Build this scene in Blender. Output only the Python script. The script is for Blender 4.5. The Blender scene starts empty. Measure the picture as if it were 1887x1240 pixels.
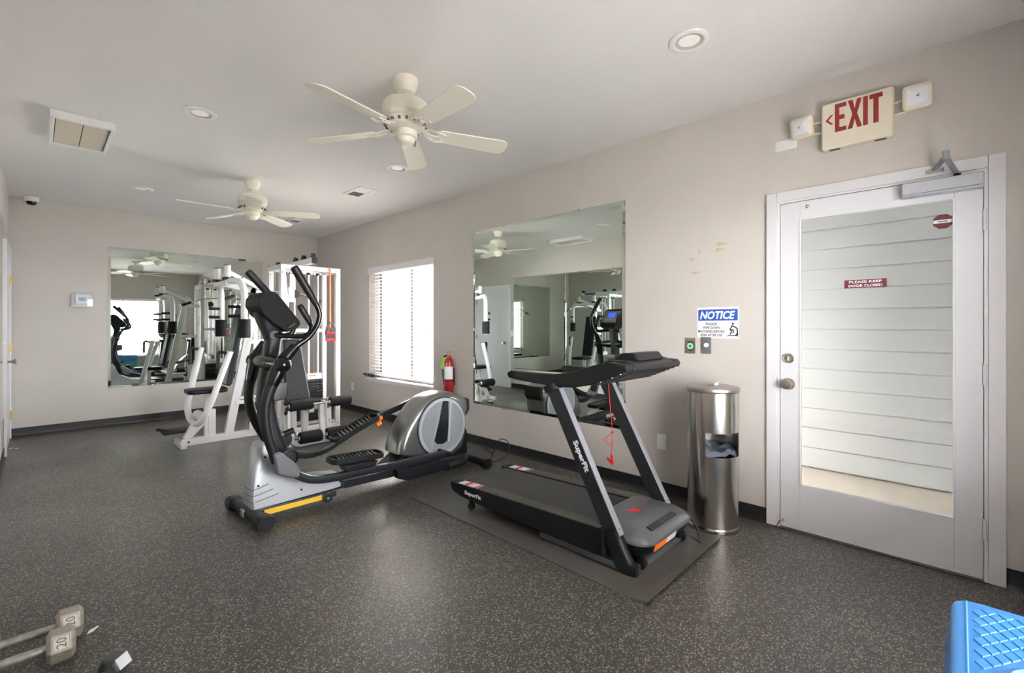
import bpy, bmesh, math, random
from math import sin, cos, pi, radians
from mathutils import Vector as V, Matrix

random.seed(7)
SC = bpy.context.scene
COL = SC.collection

# ------------------------------------------------------------------ camera, world, exposure
ROOM_X0, ROOM_X1 = -0.225, 3.285      # left wall, right wall
ROOM_Y0, ROOM_Y1 = -0.45, 7.771       # wall behind the camera, far wall
H = 2.744                             # ceiling

cam_d = bpy.data.cameras.new('camera')
cam = bpy.data.objects.new('camera', cam_d)
COL.objects.link(cam)
cam.location = (0, 0, 1.275)
cam.rotation_euler = (radians(90), 0, radians(-45.837))
cam_d.sensor_width = 36
cam_d.lens = 36 * 850 / 1887
cam_d.shift_y = -20 / 1887
cam_d.clip_start = 0.02
SC.camera = cam

world = bpy.data.worlds.new('overcast_sky')
SC.world = world
world.use_nodes = True
bg = world.node_tree.nodes['Background']
bg.inputs['Color'].default_value = (0.985, 0.975, 1.03, 1)
bg.inputs['Strength'].default_value = 30.0

vs = SC.view_settings
vs.view_transform = 'Standard'
vs.look = 'None'
vs.exposure = 0.82
vs.gamma = 1.0
vs.use_curve_mapping = False
SC.cycles.max_bounces = 14
SC.cycles.diffuse_bounces = 6
SC.cycles.glossy_bounces = 8
SC.cycles.transparent_max_bounces = 16
SC.cycles.blur_glossy = 0.6
SC.cycles.sample_clamp_indirect = 8.0


def portal(name, loc, rot, sx, sy):
    d = bpy.data.lights.new(name, 'AREA')
    d.shape = 'RECTANGLE'
    d.size, d.size_y = sx, sy
    d.cycles.is_portal = True
    o = bpy.data.objects.new(name, d)
    COL.objects.link(o)
    o.location = loc
    o.rotation_euler = rot
    return o


portal('window_portal_back', (1.60, ROOM_Y0 - 0.16, 1.22), (radians(90), 0, 0), 1.56, 1.6)
portal('window_portal_right', (ROOM_X1 + 0.16, 5.26, 1.28), (0, radians(90), 0), 1.5, 1.52)


# ------------------------------------------------------------------ materials
def lin(h):
    h = h.lstrip('#')
    out = []
    for i in (0, 2, 4):
        c = int(h[i:i + 2], 16) / 255
        out.append(c / 12.92 if c <= 0.04045 else ((c + 0.055) / 1.055) ** 2.4)
    return (*out, 1)


MATS = {}


def mat(name, hexcol, rough=0.5, metal=0.0, var=0.0, scale=20.0, bump=0.0, bscale=None, coat=0.0,
        emit=None, estr=0.0, spec=0.5, stretch=None):
    m = bpy.data.materials.new(name)
    m.use_nodes = True
    nt = m.node_tree
    b = nt.nodes['Principled BSDF']
    b.inputs['Base Color'].default_value = lin(hexcol)
    b.inputs['Roughness'].default_value = rough
    b.inputs['Metallic'].default_value = metal
    b.inputs['Specular IOR Level'].default_value = spec
    b.inputs['Coat Weight'].default_value = coat
    if emit:
        b.inputs['Emission Color'].default_value = lin(emit)
        b.inputs['Emission Strength'].default_value = estr
    if var or bump:
        tc = nt.nodes.new('ShaderNodeTexCoord')
        src = tc.outputs['Object']
        if stretch:
            mp = nt.nodes.new('ShaderNodeMapping')
            mp.inputs['Scale'].default_value = stretch
            nt.links.new(src, mp.inputs['Vector'])
            src = mp.outputs['Vector']
    if var:
        n = nt.nodes.new('ShaderNodeTexNoise')
        n.inputs['Scale'].default_value = scale
        n.inputs['Detail'].default_value = 4
        nt.links.new(src, n.inputs['Vector'])
        r = nt.nodes.new('ShaderNodeMapRange')
        r.inputs['From Min'].default_value = 0.25
        r.inputs['From Max'].default_value = 0.75
        r.inputs['To Min'].default_value = 1 - var
        r.inputs['To Max'].default_value = 1 + var
        nt.links.new(n.outputs['Fac'], r.inputs['Value'])
        mx = nt.nodes.new('ShaderNodeVectorMath')
        mx.operation = 'SCALE'
        mx.inputs[0].default_value = lin(hexcol)[:3]
        nt.links.new(r.outputs['Result'], mx.inputs['Scale'])
        nt.links.new(mx.outputs['Vector'], b.inputs['Base Color'])
    if bump:
        n2 = nt.nodes.new('ShaderNodeTexNoise')
        n2.inputs['Scale'].default_value = bscale or scale
        n2.inputs['Detail'].default_value = 3
        nt.links.new(src, n2.inputs['Vector'])
        bp = nt.nodes.new('ShaderNodeBump')
        bp.inputs['Strength'].default_value = bump
        bp.inputs['Distance'].default_value = 0.004
        nt.links.new(n2.outputs['Fac'], bp.inputs['Height'])
        nt.links.new(bp.outputs['Normal'], b.inputs['Normal'])
    MATS[name] = m
    return m


def floor_material():
    m = bpy.data.materials.new('speckled_rubber')
    m.use_nodes = True
    nt = m.node_tree
    N, L = nt.nodes, nt.links
    b = N['Principled BSDF']
    tc = N.new('ShaderNodeTexCoord')
    col = None
    base = N.new('ShaderNodeRGB')
    base.outputs[0].default_value = lin('#3e3c3a')
    # broad worn and dusty patches
    big = N.new('ShaderNodeTexNoise')
    big.inputs['Scale'].default_value = 1.3
    big.inputs['Detail'].default_value = 5
    L.new(tc.outputs['Object'], big.inputs['Vector'])
    br = N.new('ShaderNodeMapRange')
    br.inputs['From Min'].default_value = 0.35
    br.inputs['From Max'].default_value = 0.75
    br.inputs['To Max'].default_value = 0.35
    L.new(big.outputs['Fac'], br.inputs['Value'])
    mx0 = N.new('ShaderNodeMix')
    mx0.data_type = 'RGBA'
    L.new(br.outputs['Result'], mx0.inputs['Factor'])
    L.new(base.outputs[0], mx0.inputs['A'])
    mx0.inputs['B'].default_value = lin('#4a4744')
    prev = mx0.outputs['Result']
    for i, (sx, sy, rot, thr, rad, colh) in enumerate([
            (75, 150, 0.3, 0.74, 0.34, '#aaa59c'), (160, 80, 0.9, 0.77, 0.34, '#98928a'),
            (120, 120, 2.1, 0.80, 0.33, '#c4c0b6'), (190, 230, 1.2, 0.72, 0.36, '#7d7870')]):
        mp = N.new('ShaderNodeMapping')
        mp.inputs['Scale'].default_value = (sx, sy, 1)
        mp.inputs['Rotation'].default_value = (0, 0, rot)
        mp.inputs['Location'].default_value = (i * 3.7, i * 1.9, 0)
        L.new(tc.outputs['Object'], mp.inputs['Vector'])
        vo = N.new('ShaderNodeTexVoronoi')
        vo.voronoi_dimensions = '2D'
        vo.inputs['Scale'].default_value = 1
        L.new(mp.outputs['Vector'], vo.inputs['Vector'])
        sep = N.new('ShaderNodeSeparateColor')
        L.new(vo.outputs['Color'], sep.inputs['Color'])
        g1 = N.new('ShaderNodeMath')
        g1.operation = 'GREATER_THAN'
        L.new(sep.outputs['Red'], g1.inputs[0])
        g1.inputs[1].default_value = thr
        g2 = N.new('ShaderNodeMath')
        g2.operation = 'LESS_THAN'
        L.new(vo.outputs['Distance'], g2.inputs[0])
        g2.inputs[1].default_value = rad
        mu = N.new('ShaderNodeMath')
        mu.operation = 'MULTIPLY'
        L.new(g1.outputs[0], mu.inputs[0])
        L.new(g2.outputs[0], mu.inputs[1])
        mu2 = N.new('ShaderNodeMath')
        mu2.operation = 'MULTIPLY'
        L.new(mu.outputs[0], mu2.inputs[0])
        L.new(sep.outputs['Green'], mu2.inputs[1])
        mx = N.new('ShaderNodeMix')
        mx.data_type = 'RGBA'
        L.new(mu2.outputs[0], mx.inputs['Factor'])
        L.new(prev, mx.inputs['A'])
        mx.inputs['B'].default_value = lin(colh)
        prev = mx.outputs['Result']
    L.new(prev, b.inputs['Base Color'])
    rr = N.new('ShaderNodeMapRange')
    rr.inputs['From Min'].default_value = 0.3
    rr.inputs['From Max'].default_value = 0.7
    rr.inputs['To Min'].default_value = 0.28
    rr.inputs['To Max'].default_value = 0.42
    L.new(big.outputs['Fac'], rr.inputs['Value'])
    L.new(rr.outputs['Result'], b.inputs['Roughness'])
    fn = N.new('ShaderNodeTexNoise')
    fn.inputs['Scale'].default_value = 180
    L.new(tc.outputs['Object'], fn.inputs['Vector'])
    bp = N.new('ShaderNodeBump')
    bp.inputs['Strength'].default_value = 0.12
    bp.inputs['Distance'].default_value = 0.003
    L.new(fn.outputs['Fac'], bp.inputs['Height'])
    L.new(bp.outputs['Normal'], b.inputs['Normal'])
    MATS['floor'] = m


def glass_material(name, tint=(1, 1, 1), fres=1.45, rough=0.0):
    m = bpy.data.materials.new(name)
    m.use_nodes = True
    nt = m.node_tree
    nt.nodes.clear()
    out = nt.nodes.new('ShaderNodeOutputMaterial')
    mix = nt.nodes.new('ShaderNodeMixShader')
    tr = nt.nodes.new('ShaderNodeBsdfTransparent')
    tr.inputs['Color'].default_value = (*tint, 1)
    gl = nt.nodes.new('ShaderNodeBsdfGlossy')
    gl.inputs['Roughness'].default_value = rough
    fr = nt.nodes.new('ShaderNodeFresnel')
    geo = nt.nodes.new('ShaderNodeNewGeometry')
    ior = nt.nodes.new('ShaderNodeMapRange')      # same reflectance on both faces of the thin pane
    ior.inputs['To Min'].default_value = fres
    ior.inputs['To Max'].default_value = 1 / fres
    nt.links.new(geo.outputs['Backfacing'], ior.inputs['Value'])
    nt.links.new(ior.outputs['Result'], fr.inputs['IOR'])
    nt.links.new(fr.outputs[0], mix.inputs[0])
    nt.links.new(tr.outputs[0], mix.inputs[1])
    nt.links.new(gl.outputs[0], mix.inputs[2])
    nt.links.new(mix.outputs[0], out.inputs[0])
    MATS[name] = m


floor_material()
glass_material('glass', (0.95, 0.96, 0.95))
glass_material('clear_plastic', (0.93, 0.94, 0.96))
mat('wall', '#c6c0ba', 0.75, var=0.02, scale=3, bump=0.25, bscale=160)
mat('ceiling', '#e9e7e6', 0.85, var=0.015, scale=2, bump=0.35, bscale=90)
mat('base_black', '#1d1d1f', 0.42, var=0.1, scale=8)
mat('trim_white', '#dcdbdd', 0.42, var=0.02, scale=6)
mat('door_white', '#d8d8dc', 0.4, var=0.02, scale=4)
mat('mirror', '#dfe8e1', 0.0, 1.0)
mat('fan_white', '#e9e4d6', 0.42)
mat('plastic_white', '#eeeeee', 0.4)
mat('plastic_cream', '#e2dac6', 0.42)
mat('steel', '#c9c5be', 0.22, 1.0, var=0.06, scale=14, stretch=(14, 14, 0.3))
mat('nickel', '#b9b1a4', 0.3, 1.0)
mat('chrome', '#d8d8da', 0.12, 1.0)
mat('aluminium', '#9a9ca1', 0.4, 0.4)
mat('brass', '#b58c3e', 0.3, 1.0)
mat('rust', '#7a3f24', 0.8, var=0.3, scale=60)
mat('gym_white', '#dfdddd', 0.32, var=0.02, scale=10)
mat('pad_black', '#141417', 0.46, spec=0.28, bump=0.1, bscale=220)
mat('foam_black', '#101011', 0.9, bump=0.4, bscale=300)
mat('rubber_black', '#111112', 0.5)
mat('plastic_black', '#131416', 0.4, spec=0.35)
mat('gloss_black', '#0d0d0f', 0.2)
mat('plastic_dark', '#1b1d21', 0.42, spec=0.3)
mat('console_black', '#0b0b0c', 0.6, spec=0.18)
mat('steel_brushed', '#b5b1a9', 0.4, 1.0)
mat('closer_grey', '#b2b4ba', 0.45, 0.1)
mat('plastic_grey', '#66686c', 0.4)
mat('shroud_silver', '#b9bdc2', 0.36, 0.25)
mat('housing_silver', '#8e918f', 0.28, 0.75)
mat('disc_grey', '#9aa0a6', 0.38, 0.2)
mat('disc_rim', '#c3c7cb', 0.3, 0.3)
mat('rail_black', '#1d2026', 0.32)
mat('yellow', '#f2c63a', 0.45)
mat('orange', '#f2731b', 0.45)
mat('red', '#c9151d', 0.38)
mat('red_dark', '#560c10', 0.5)
mat('sign_red', '#7d120d', 0.5)
mat('ext_red', '#a5121a', 0.28, coat=0.4)
mat('green_tag', '#a9dc46', 0.6)
mat('sign_blue', '#2450a6', 0.45)
mat('sign_white', '#eef0f5', 0.4)
mat('ink', '#2b2a29', 0.6)
mat('ink_grey', '#6d6a66', 0.6)
mat('belt', '#373637', 0.62, var=0.1, scale=5, bump=0.15, bscale=260)
mat('foot_rail', '#57554f', 0.45)
mat('tm_grey', '#6a6c70', 0.34, 0.35)
mat('tm_upright', '#26272a', 0.36, 0.2)
mat('tm_edge_lit', '#8d8d95', 0.36, 0.3)  # pale tone that paints window light onto the uprights
mat('mat_rubber', '#5c5955', 0.3, var=0.16, scale=5, bump=0.1, bscale=9)
mat('iron', '#aaa497', 0.5, 0.25, var=0.25, scale=35, bump=0.3, bscale=80)
mat('hex_black', '#45474b', 0.45)
mat('iron_paint', '#d6d2c6', 0.55, var=0.1, scale=60)
mat('bar_steel', '#b3afa6', 0.36, 0.7, var=0.3, scale=60)
mat('step_blue', '#2f74b6', 0.42)
mat('step_teal', '#1f7f86', 0.45)
mat('step_dkblue', '#2d63bd', 0.45)
mat('step_grey', '#b9b4b0', 0.6)
mat('band_orange', '#f0591c', 0.6)
mat('bronze', '#4b4039', 0.45, 0.3)
mat('slat', '#f6f1ec', 0.45)
mat('lens', '#ece9e2', 0.5, emit='#fff6ea', estr=0.12)
mat('baffle', '#b9b7b3', 0.5)
mat('vent_dark', '#54504c', 0.7)
mat('panel_cream', '#cfc6b6', 0.6)
mat('lcd', '#1c2bd0', 0.3, emit='#2b3cff', estr=1.6)
mat('green_led', '#59e07a', 0.4, emit='#39ff7a', estr=2.0)
mat('siding', '#e9eef2', 0.6, var=0.015, scale=5)
mat('soffit', '#e8ebef', 0.7)
mat('concrete', '#d8cfc0', 0.85, var=0.06, scale=7)
mat('cream_paint', '#eae5d6', 0.7)
mat('bag_grey', '#5b6270', 0.4)
mat('stain', '#b6ac8f', 0.8)
mat('paving', '#d6d2ca', 0.9, var=0.05, scale=2)
M = MATS

# ------------------------------------------------------------------ object helpers
ORG = {}


def mk(name, prim, material, parent=None, bevel=0.0, seg=2, smooth=True, sharp=38, origin=None):
    vs_, fs_ = prim
    o_w = ORG[parent] if parent is not None else V(origin or (0, 0, 0))
    me = bpy.data.meshes.new(name)
    bm = bmesh.new()
    bv = [bm.verts.new(V(v) - o_w) for v in vs_]
    for f in fs_:
        try:
            bm.faces.new([bv[i] for i in f])
        except ValueError:
            pass
    bm.verts.ensure_lookup_table()
    bmesh.ops.recalc_face_normals(bm, faces=bm.faces)
    if bevel:
        ed = [e for e in bm.edges if len(e.link_faces) == 2 and e.calc_face_angle() > radians(24)]
        bmesh.ops.bevel(bm, geom=ed, offset=bevel, segments=seg, profile=0.5, affect='EDGES', clamp_overlap=True)
    bm.to_mesh(me)
    bm.free()
    if smooth:
        me.shade_smooth()
        me.set_sharp_from_angle(angle=radians(sharp))
    me.materials.append(M[material] if isinstance(material, str) else material)
    o = bpy.data.objects.new(name, me)
    COL.objects.link(o)
    if parent is not None:
        o.parent = parent
    else:
        o.location = o_w
    ORG[o] = V(o_w)
    if bevel and smooth:
        wn = o.modifiers.new('weighted_normals', 'WEIGHTED_NORMAL')
        wn.keep_sharp = True
        wn.weight = 80
    return o


def tag(o, label=None, cat=None, group=None, kind=None):
    if label:
        o['label'] = label
    if cat:
        o['category'] = cat
    if group:
        o['group'] = group
    if kind:
        o['kind'] = kind
    return o


def thing(name, label, cat, loc, group=None, kind=None):
    o = bpy.data.objects.new(name, None)
    o.empty_display_size = 0.1
    COL.objects.link(o)
    o.location = loc
    ORG[o] = V(loc)
    return tag(o, label, cat, group, kind)


def dup(o, offset, parent=None):
    """copy an object with its children; offset applies to the top copy only"""
    c = o.copy()
    COL.objects.link(c)
    c.parent = parent
    if parent is None or offset is not None:
        c.location = V(o.location) + V(offset or (0, 0, 0))
    ORG[c] = ORG[o] + V(offset or (0, 0, 0))
    for ch in list(o.children):
        dup(ch, None, c)
    return c


# ------------------------------------------------------------------ primitives (world coordinates)
def box(a, b):
    x0, y0, z0 = [min(a[i], b[i]) for i in range(3)]
    x1, y1, z1 = [max(a[i], b[i]) for i in range(3)]
    v = [(x0, y0, z0), (x1, y0, z0), (x1, y1, z0), (x0, y1, z0), (x0, y0, z1), (x1, y0, z1), (x1, y1, z1), (x0, y1, z1)]
    return v, [(0, 3, 2, 1), (4, 5, 6, 7), (0, 1, 5, 4), (1, 2, 6, 5), (2, 3, 7, 6), (3, 0, 4, 7)]


def obox(c, size, ax=(1, 0, 0), ay=(0, 1, 0)):
    """oriented box: centre, size along ax, ay, ax x ay"""
    ax, ay = V(ax).normalized(), V(ay).normalized()
    az = ax.cross(ay).normalized()
    ay = az.cross(ax)
    c = V(c)
    v, f = box((-.5, -.5, -.5), (.5, .5, .5))
    return [c + ax * p[0] * size[0] + ay * p[1] * size[1] + az * p[2] * size[2] for p in v], f


def bar(p, q, w, h, up=(0, 0, 1)):
    """rectangular bar from p to q; w across, h along up"""
    p, q = V(p), V(q)
    ax = (q - p)
    L_ = ax.length
    ax = ax / L_
    side = V(up).cross(ax)
    if side.length < 1e-4:
        side = V((1, 0, 0)).cross(ax)
    side.normalize()
    return obox((p + q) / 2, (L_, w, h), ax, side)


def smooth_path(pts, n=6, closed=False):
    pts = [V(p) for p in pts]
    out = []
    m = len(pts)
    rng = range(m) if closed else range(m - 1)
    for i in rng:
        p1, p2 = pts[i], pts[(i + 1) % m]
        p0 = pts[(i - 1) % m] if closed or i > 0 else p1 * 2 - p2
        p3 = pts[(i + 2) % m] if closed or i + 2 < m else p2 * 2 - p1
        for k in range(n):
            t = k / n
            out.append(0.5 * ((2 * p1) + (p2 - p0) * t + (2 * p0 - 5 * p1 + 4 * p2 - p3) * t * t + (3 * p1 - p0 - 3 * p2 + p3) * t ** 3))
    if not closed:
        out.append(pts[-1])
    return out


def sweep(pts, section, up=(0, 0, 1), closed=False, scales=None):
    """section: 2D points (a along side, b along up-ish normal)"""
    pts = [V(p) for p in pts]
    n, m = len(pts), len(section)
    tans = []
    for i in range(n):
        a = pts[i - 1] if (i > 0 or closed) else pts[i]
        b = pts[(i + 1) % n] if (i < n - 1 or closed) else pts[i]
        tans.append((b - a).normalized())
    nor = V(up) - tans[0] * V(up).dot(tans[0])
    if nor.length < 1e-3:
        nor = V((1, 0, 0)) - tans[0] * tans[0].x
        if nor.length < 1e-3:
            nor = V((0, 1, 0))
    nor.normalize()
    verts = []
    for i in range(n):
        if i > 0:
            nor = nor - tans[i] * nor.dot(tans[i])
            nor.normalize()
        side = tans[i].cross(nor)
        s = scales[i] if scales else 1.0
        for a, b in section:
            verts.append(pts[i] + side * a * s + nor * b * s)
    faces = []
    for i in range(n if closed else n - 1):
        j = (i + 1) % n
        for k in range(m):
            k2 = (k + 1) % m
            faces.append((i * m + k, i * m + k2, j * m + k2, j * m + k))
    if not closed:
        faces.append(tuple(range(m - 1, -1, -1)))
        faces.append(tuple(range((n - 1) * m, n * m)))
    return verts, faces


def circ(r, n=12, ry=None):
    ry = ry or r
    return [(r * cos(2 * pi * k / n), ry * sin(2 * pi * k / n)) for k in range(n)]


def rrect(w, h, r, n=3):
    out = []
    for cx_, cy_, a0 in ((w / 2 - r, h / 2 - r, 0), (-w / 2 + r, h / 2 - r, 90), (-w / 2 + r, -h / 2 + r, 180), (w / 2 - r, -h / 2 + r, 270)):
        for k in range(n + 1):
            a = radians(a0 + 90 * k / n)
            out.append((cx_ + r * cos(a), cy_ + r * sin(a)))
    return out


def tube(pts, r, n=12, closed=False, up=(0, 0, 1), radii=None):
    sc = [x / r for x in radii] if radii else None
    return sweep(pts, circ(r, n), up, closed, sc)


def cyl(p, q, r, r2=None, n=20):
    return tube([p, q], r, n, radii=[r, r2 if r2 is not None else r])


def prism(outline, vec):
    """extrude a planar outline of 3D points along vec"""
    n = len(outline)
    a = [V(p) for p in outline]
    b = [p + V(vec) for p in a]
    f = [tuple(range(n - 1, -1, -1)), tuple(range(n, 2 * n))]
    for i in range(n):
        j = (i + 1) % n
        f.append((i, j, n + j, n + i))
    return a + b, f


def prism_xz(prof, y0, y1):
    return prism([(x, y0, z) for x, z in prof], (0, y1 - y0, 0))


def prism_yz(prof, x0, x1):
    return prism([(x0, y, z) for y, z in prof], (x1 - x0, 0, 0))


def lathe(prof, c, axis=(0, 0, 1), n=28, a0=0.0, a1=2 * pi):
    """prof: (radius, height along axis); closed at axis where r==0"""
    ax = V(axis).normalized()
    u = ax.orthogonal().normalized()
    w = ax.cross(u)
    c = V(c)
    verts, faces, rows = [], [], []
    for r, hh in prof:
        if r < 1e-6:
            verts.append(c + ax * hh)
            rows.append([len(verts) - 1] * n)
        else:
            row = []
            for k in range(n):
                t = 2 * pi * k / n
                verts.append(c + ax * hh + (u * cos(t) + w * sin(t)) * r)
                row.append(len(verts) - 1)
            rows.append(row)
    for i in range(len(rows) - 1):
        for k in range(n):
            k2 = (k + 1) % n
            q = [rows[i][k], rows[i][k2], rows[i + 1][k2], rows[i + 1][k]]
            q = list(dict.fromkeys(q))
            if len(q) >= 3:
                faces.append(tuple(q))
    return verts, faces


def ball(c, r, rz=None, n=18, axis=(0, 0, 1)):
    rz = rz or r
    prof = [(r * sin(pi * k / 10), -rz * cos(pi * k / 10)) for k in range(11)]
    prof[0] = (0, -rz)
    prof[-1] = (0, rz)
    return lathe(prof, c, axis, n)


def grid_wall(axis, x0, x1, ubreaks, zbreaks, holes):
    """slab between x0 (room face) and x1; u is the other horizontal axis; holes = set of (i,j) cells"""
    verts, idx, faces = [], {}, []

    def vid(s, i, j):
        k = (s, i, j)
        if k not in idx:
            x = x0 if s == 0 else x1
            p = (x, ubreaks[i], zbreaks[j]) if axis == 'X' else (ubreaks[i], x, zbreaks[j])
            idx[k] = len(verts)
            verts.append(p)
        return idx[k]
    nu, nz = len(ubreaks) - 1, len(zbreaks) - 1
    solid = lambda i, j: 0 <= i < nu and 0 <= j < nz and (i, j) not in holes
    for i in range(nu):
        for j in range(nz):
            if not solid(i, j):
                continue
            for s in (0, 1):
                faces.append((vid(s, i, j), vid(s, i + 1, j), vid(s, i + 1, j + 1), vid(s, i, j + 1)))
            for di, dj, e in ((-1, 0, ((i, j), (i, j + 1))), (1, 0, ((i + 1, j), (i + 1, j + 1))),
                              (0, -1, ((i, j), (i + 1, j))), (0, 1, ((i, j + 1), (i + 1, j + 1)))):
                if not solid(i + di, j + dj):
                    (a, b), (c_, d) = e
                    faces.append((vid(0, a, b), vid(0, c_, d), vid(1, c_, d), vid(1, a, b)))
    return verts, faces


def lettering(name, text, c, xdir, ydir, width, height, material, parent, depth=0.0012, bold=0.0, shear=0.0, split=False, spacing=1.0):
    """flat text of exact width and height centred at c"""
    cu = bpy.data.curves.new('lettering_curve', 'FONT')
    cu.body = text
    cu.size = 1.0
    cu.align_x = 'CENTER'
    cu.extrude = 0.01
    cu.offset = bold
    cu.shear = shear
    cu.space_character = spacing
    cu.resolution_u = 3
    tmp = bpy.data.objects.new('lettering_tmp', cu)
    COL.objects.link(tmp)
    dg = bpy.context.evaluated_depsgraph_get()
    me = bpy.data.meshes.new_from_object(tmp.evaluated_get(dg))
    bpy.data.objects.remove(tmp)
    bpy.data.curves.remove(cu)
    xs = [v.co.x for v in me.vertices]
    ys = [v.co.y for v in me.vertices]
    x0, x1, y0, y1 = min(xs), max(xs), min(ys), max(ys)
    xd, yd = V(xdir).normalized(), V(ydir).normalized()
    nd = xd.cross(yd)
    ow = ORG[parent]
    for v in me.vertices:
        a = ((v.co.x - x0) / (x1 - x0) - 0.5) * width
        b = ((v.co.y - y0) / (y1 - y0) - 0.5) * height
        d = (v.co.z / 0.02 + 0.5) * depth
        v.co = V(c) + xd * a + yd * b + nd * d - ow
    me.materials.clear()
    me.materials.append(M[material])
    me.name = name
    o = bpy.data.objects.new(name, me)
    COL.objects.link(o)
    o.parent = parent
    ORG[o] = V(ow)
    if not split:
        o['kind'] = 'stuff'
    return o


NY, PZ, NX, PX, PY = (0, -1, 0), (0, 0, 1), (-1, 0, 0), (1, 0, 0), (0, 1, 0)
WX = ROOM_X1

# ------------------------------------------------------------------ the setting
S = lambda o, lab=None: tag(o, lab, kind='structure')
T = 0.14
S(mk('floor', box((ROOM_X0 - .3, ROOM_Y0 - .2, -0.1), (WX + T, ROOM_Y1 + .2, 0.0)), 'floor', smooth=False), 'black rubber gym floor with pale speckles')
S(mk('ceiling', box((ROOM_X0 - .3, ROOM_Y0 - .2, H), (WX + T, ROOM_Y1 + .2, H + .12)), 'ceiling', smooth=False), 'flat off-white textured ceiling')
DY0, DY1, DZ = -0.10, 0.832, 2.055         # exit door opening
WY0, WY1, WZ0, WZ1 = 4.50, 6.02, 0.545, 2.06   # right window opening
S(mk('wall_right', grid_wall('X', WX, WX + T, [ROOM_Y0 - .2, DY0, DY1, WY0, WY1, ROOM_Y1 + .2], [0, WZ0, DZ, WZ1, H], {(1, 0), (1, 1), (3, 1), (3, 2)}), 'wall', smooth=False), 'beige painted wall with exit door and window')
S(mk('wall_far', box((ROOM_X0, ROOM_Y1, 0), (WX, ROOM_Y1 + .12, H)), 'wall', smooth=False), 'beige far wall with wide mirror')
S(mk('wall_left', box((ROOM_X0 - .12, ROOM_Y0, 0), (ROOM_X0, ROOM_Y1, H)), 'wall', smooth=False), 'beige left wall with mirrors and white door')
BX0, BX1, BZ0, BZ1 = 0.86, 2.36, 0.46, 2.0     # window behind the camera
S(mk('wall_back', grid_wall('Y', ROOM_Y0, ROOM_Y0 - .12, [ROOM_X0, BX0, BX1, WX], [0, BZ0, BZ1, H], {(1, 1)}), 'wall', smooth=False), 'beige wall with a bright wide window')

BH, BT = 0.098, 0.006


def baseboard(name, a, b, inward):
    """cove-base strip from a to b (floor points on the wall)"""
    a, b, n = V(a), V(b), V(inward)
    prof = [(0.0005, 0), (0.016, 0), (0.007, 0.012), (BT, 0.03), (BT, BH), (0.0005, BH)]
    pts = [a + n * p + V((0, 0, q)) for p, q in prof]
    return S(mk(name, prism(pts, b - a), 'base_black', smooth=True), 'black vinyl cove baseboard')


baseboard('baseboard_right', (WX, 0.898, 0), (WX, ROOM_Y1, 0), (-1, 0, 0))
baseboard('baseboard_right_corner', (WX, ROOM_Y0, 0), (WX, -0.16, 0), (-1, 0, 0))
baseboard('baseboard_far', (ROOM_X0, ROOM_Y1, 0), (WX, ROOM_Y1, 0), (0, -1, 0))
baseboard('baseboard_left', (ROOM_X0, ROOM_Y0, 0), (ROOM_X0, 6.60, 0), (1, 0, 0))
baseboard('baseboard_back', (ROOM_X0, ROOM_Y0, 0), (WX, ROOM_Y0, 0), (0, 1, 0))

# ---- exit door (door_1)
d1 = S(thing('door_1', None, None, (WX, 0.366, 0)), 'white steel exit door with full glass and door closer')
CW, CT = 0.062, 0.02
mk('casing', box((WX - CT, DY1, 0.004), (WX + .001, DY1 + CW, DZ + CW)), 'trim_white', d1, .005)
mk('casing', box((WX - CT, DY0 - CW, 0.004), (WX + .001, DY0, DZ + CW)), 'trim_white', d1, .005)
mk('casing', box((WX - CT, DY0, DZ), (WX + .001, DY1, DZ + CW)), 'trim_white', d1, .005)
mk('jamb', box((WX - .012, DY1 - .014, .004), (WX + T, DY1 - .0005, DZ)), 'trim_white', d1)
mk('jamb', box((WX - .012, DY0 + .0005, .004), (WX + T, DY0 + .014, DZ)), 'trim_white', d1)
mk('jamb', box((WX - .012, DY0 + .014, DZ - .012), (WX + T, DY1 - .014, DZ - .0005)), 'trim_white', d1)
SX0, SX1 = WX - .012, WX + .033           # slab
mk('door_stop', box((SX1 + .002, DY0 + .014, .004), (SX1 + .016, DY0 + .04, DZ - .012)), 'trim_white', d1)
mk('door_stop', box((SX1 + .002, DY1 - .04, .004), (SX1 + .016, DY1 - .014, DZ - .012)), 'trim_white', d1)
mk('door_stop', box((SX1 + .002, DY0 + .04, DZ - .04), (SX1 + .016, DY1 - .04, DZ - .012)), 'trim_white', d1)
sy0, sy1, sz0, sz1 = DY0 + .017, DY1 - .017, .025, DZ - .016
gy0, gy1, gz0, gz1 = 0.022, 0.707, 0.288, 1.926
mk('stile', box((SX0, gy1, sz0), (SX1, sy1, sz1)), 'door_white', d1, .003)
mk('stile', box((SX0, sy0, sz0), (SX1, gy0, sz1)), 'door_white', d1, .003)
mk('bottom_rail', box((SX0, gy0, sz0), (SX1, gy1, gz0)), 'door_white', d1, .002)
mk('top_rail', box((SX0, gy0, gz1), (SX1, gy1, sz1)), 'door_white', d1, .002)
fr = mk('glazing_bead', sweep([(SX0 + .004, gy0, gz0), (SX0 + .004, gy1, gz0), (SX0 + .004, gy1, gz1), (SX0 + .004, gy0, gz1)], rrect(.012, .016, .004), up=NX, closed=True), 'trim_white', d1)
mk('glass_pane', box((SX0 + .018, gy0 - .004, gz0 - .004), (SX0 + .024, gy1 + .004, gz1 + .004)), 'glass', d1, smooth=False)
mk('door_sweep', box((SX0 + .002, sy0, .008), (SX0 + .02, sy1, .03)), 'trim_white', d1)
mk('threshold', box((WX - .02, DY0 + .015, .0005), (WX + T, DY1 - .015, .014)), 'vent_dark', d1, .004)
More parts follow.
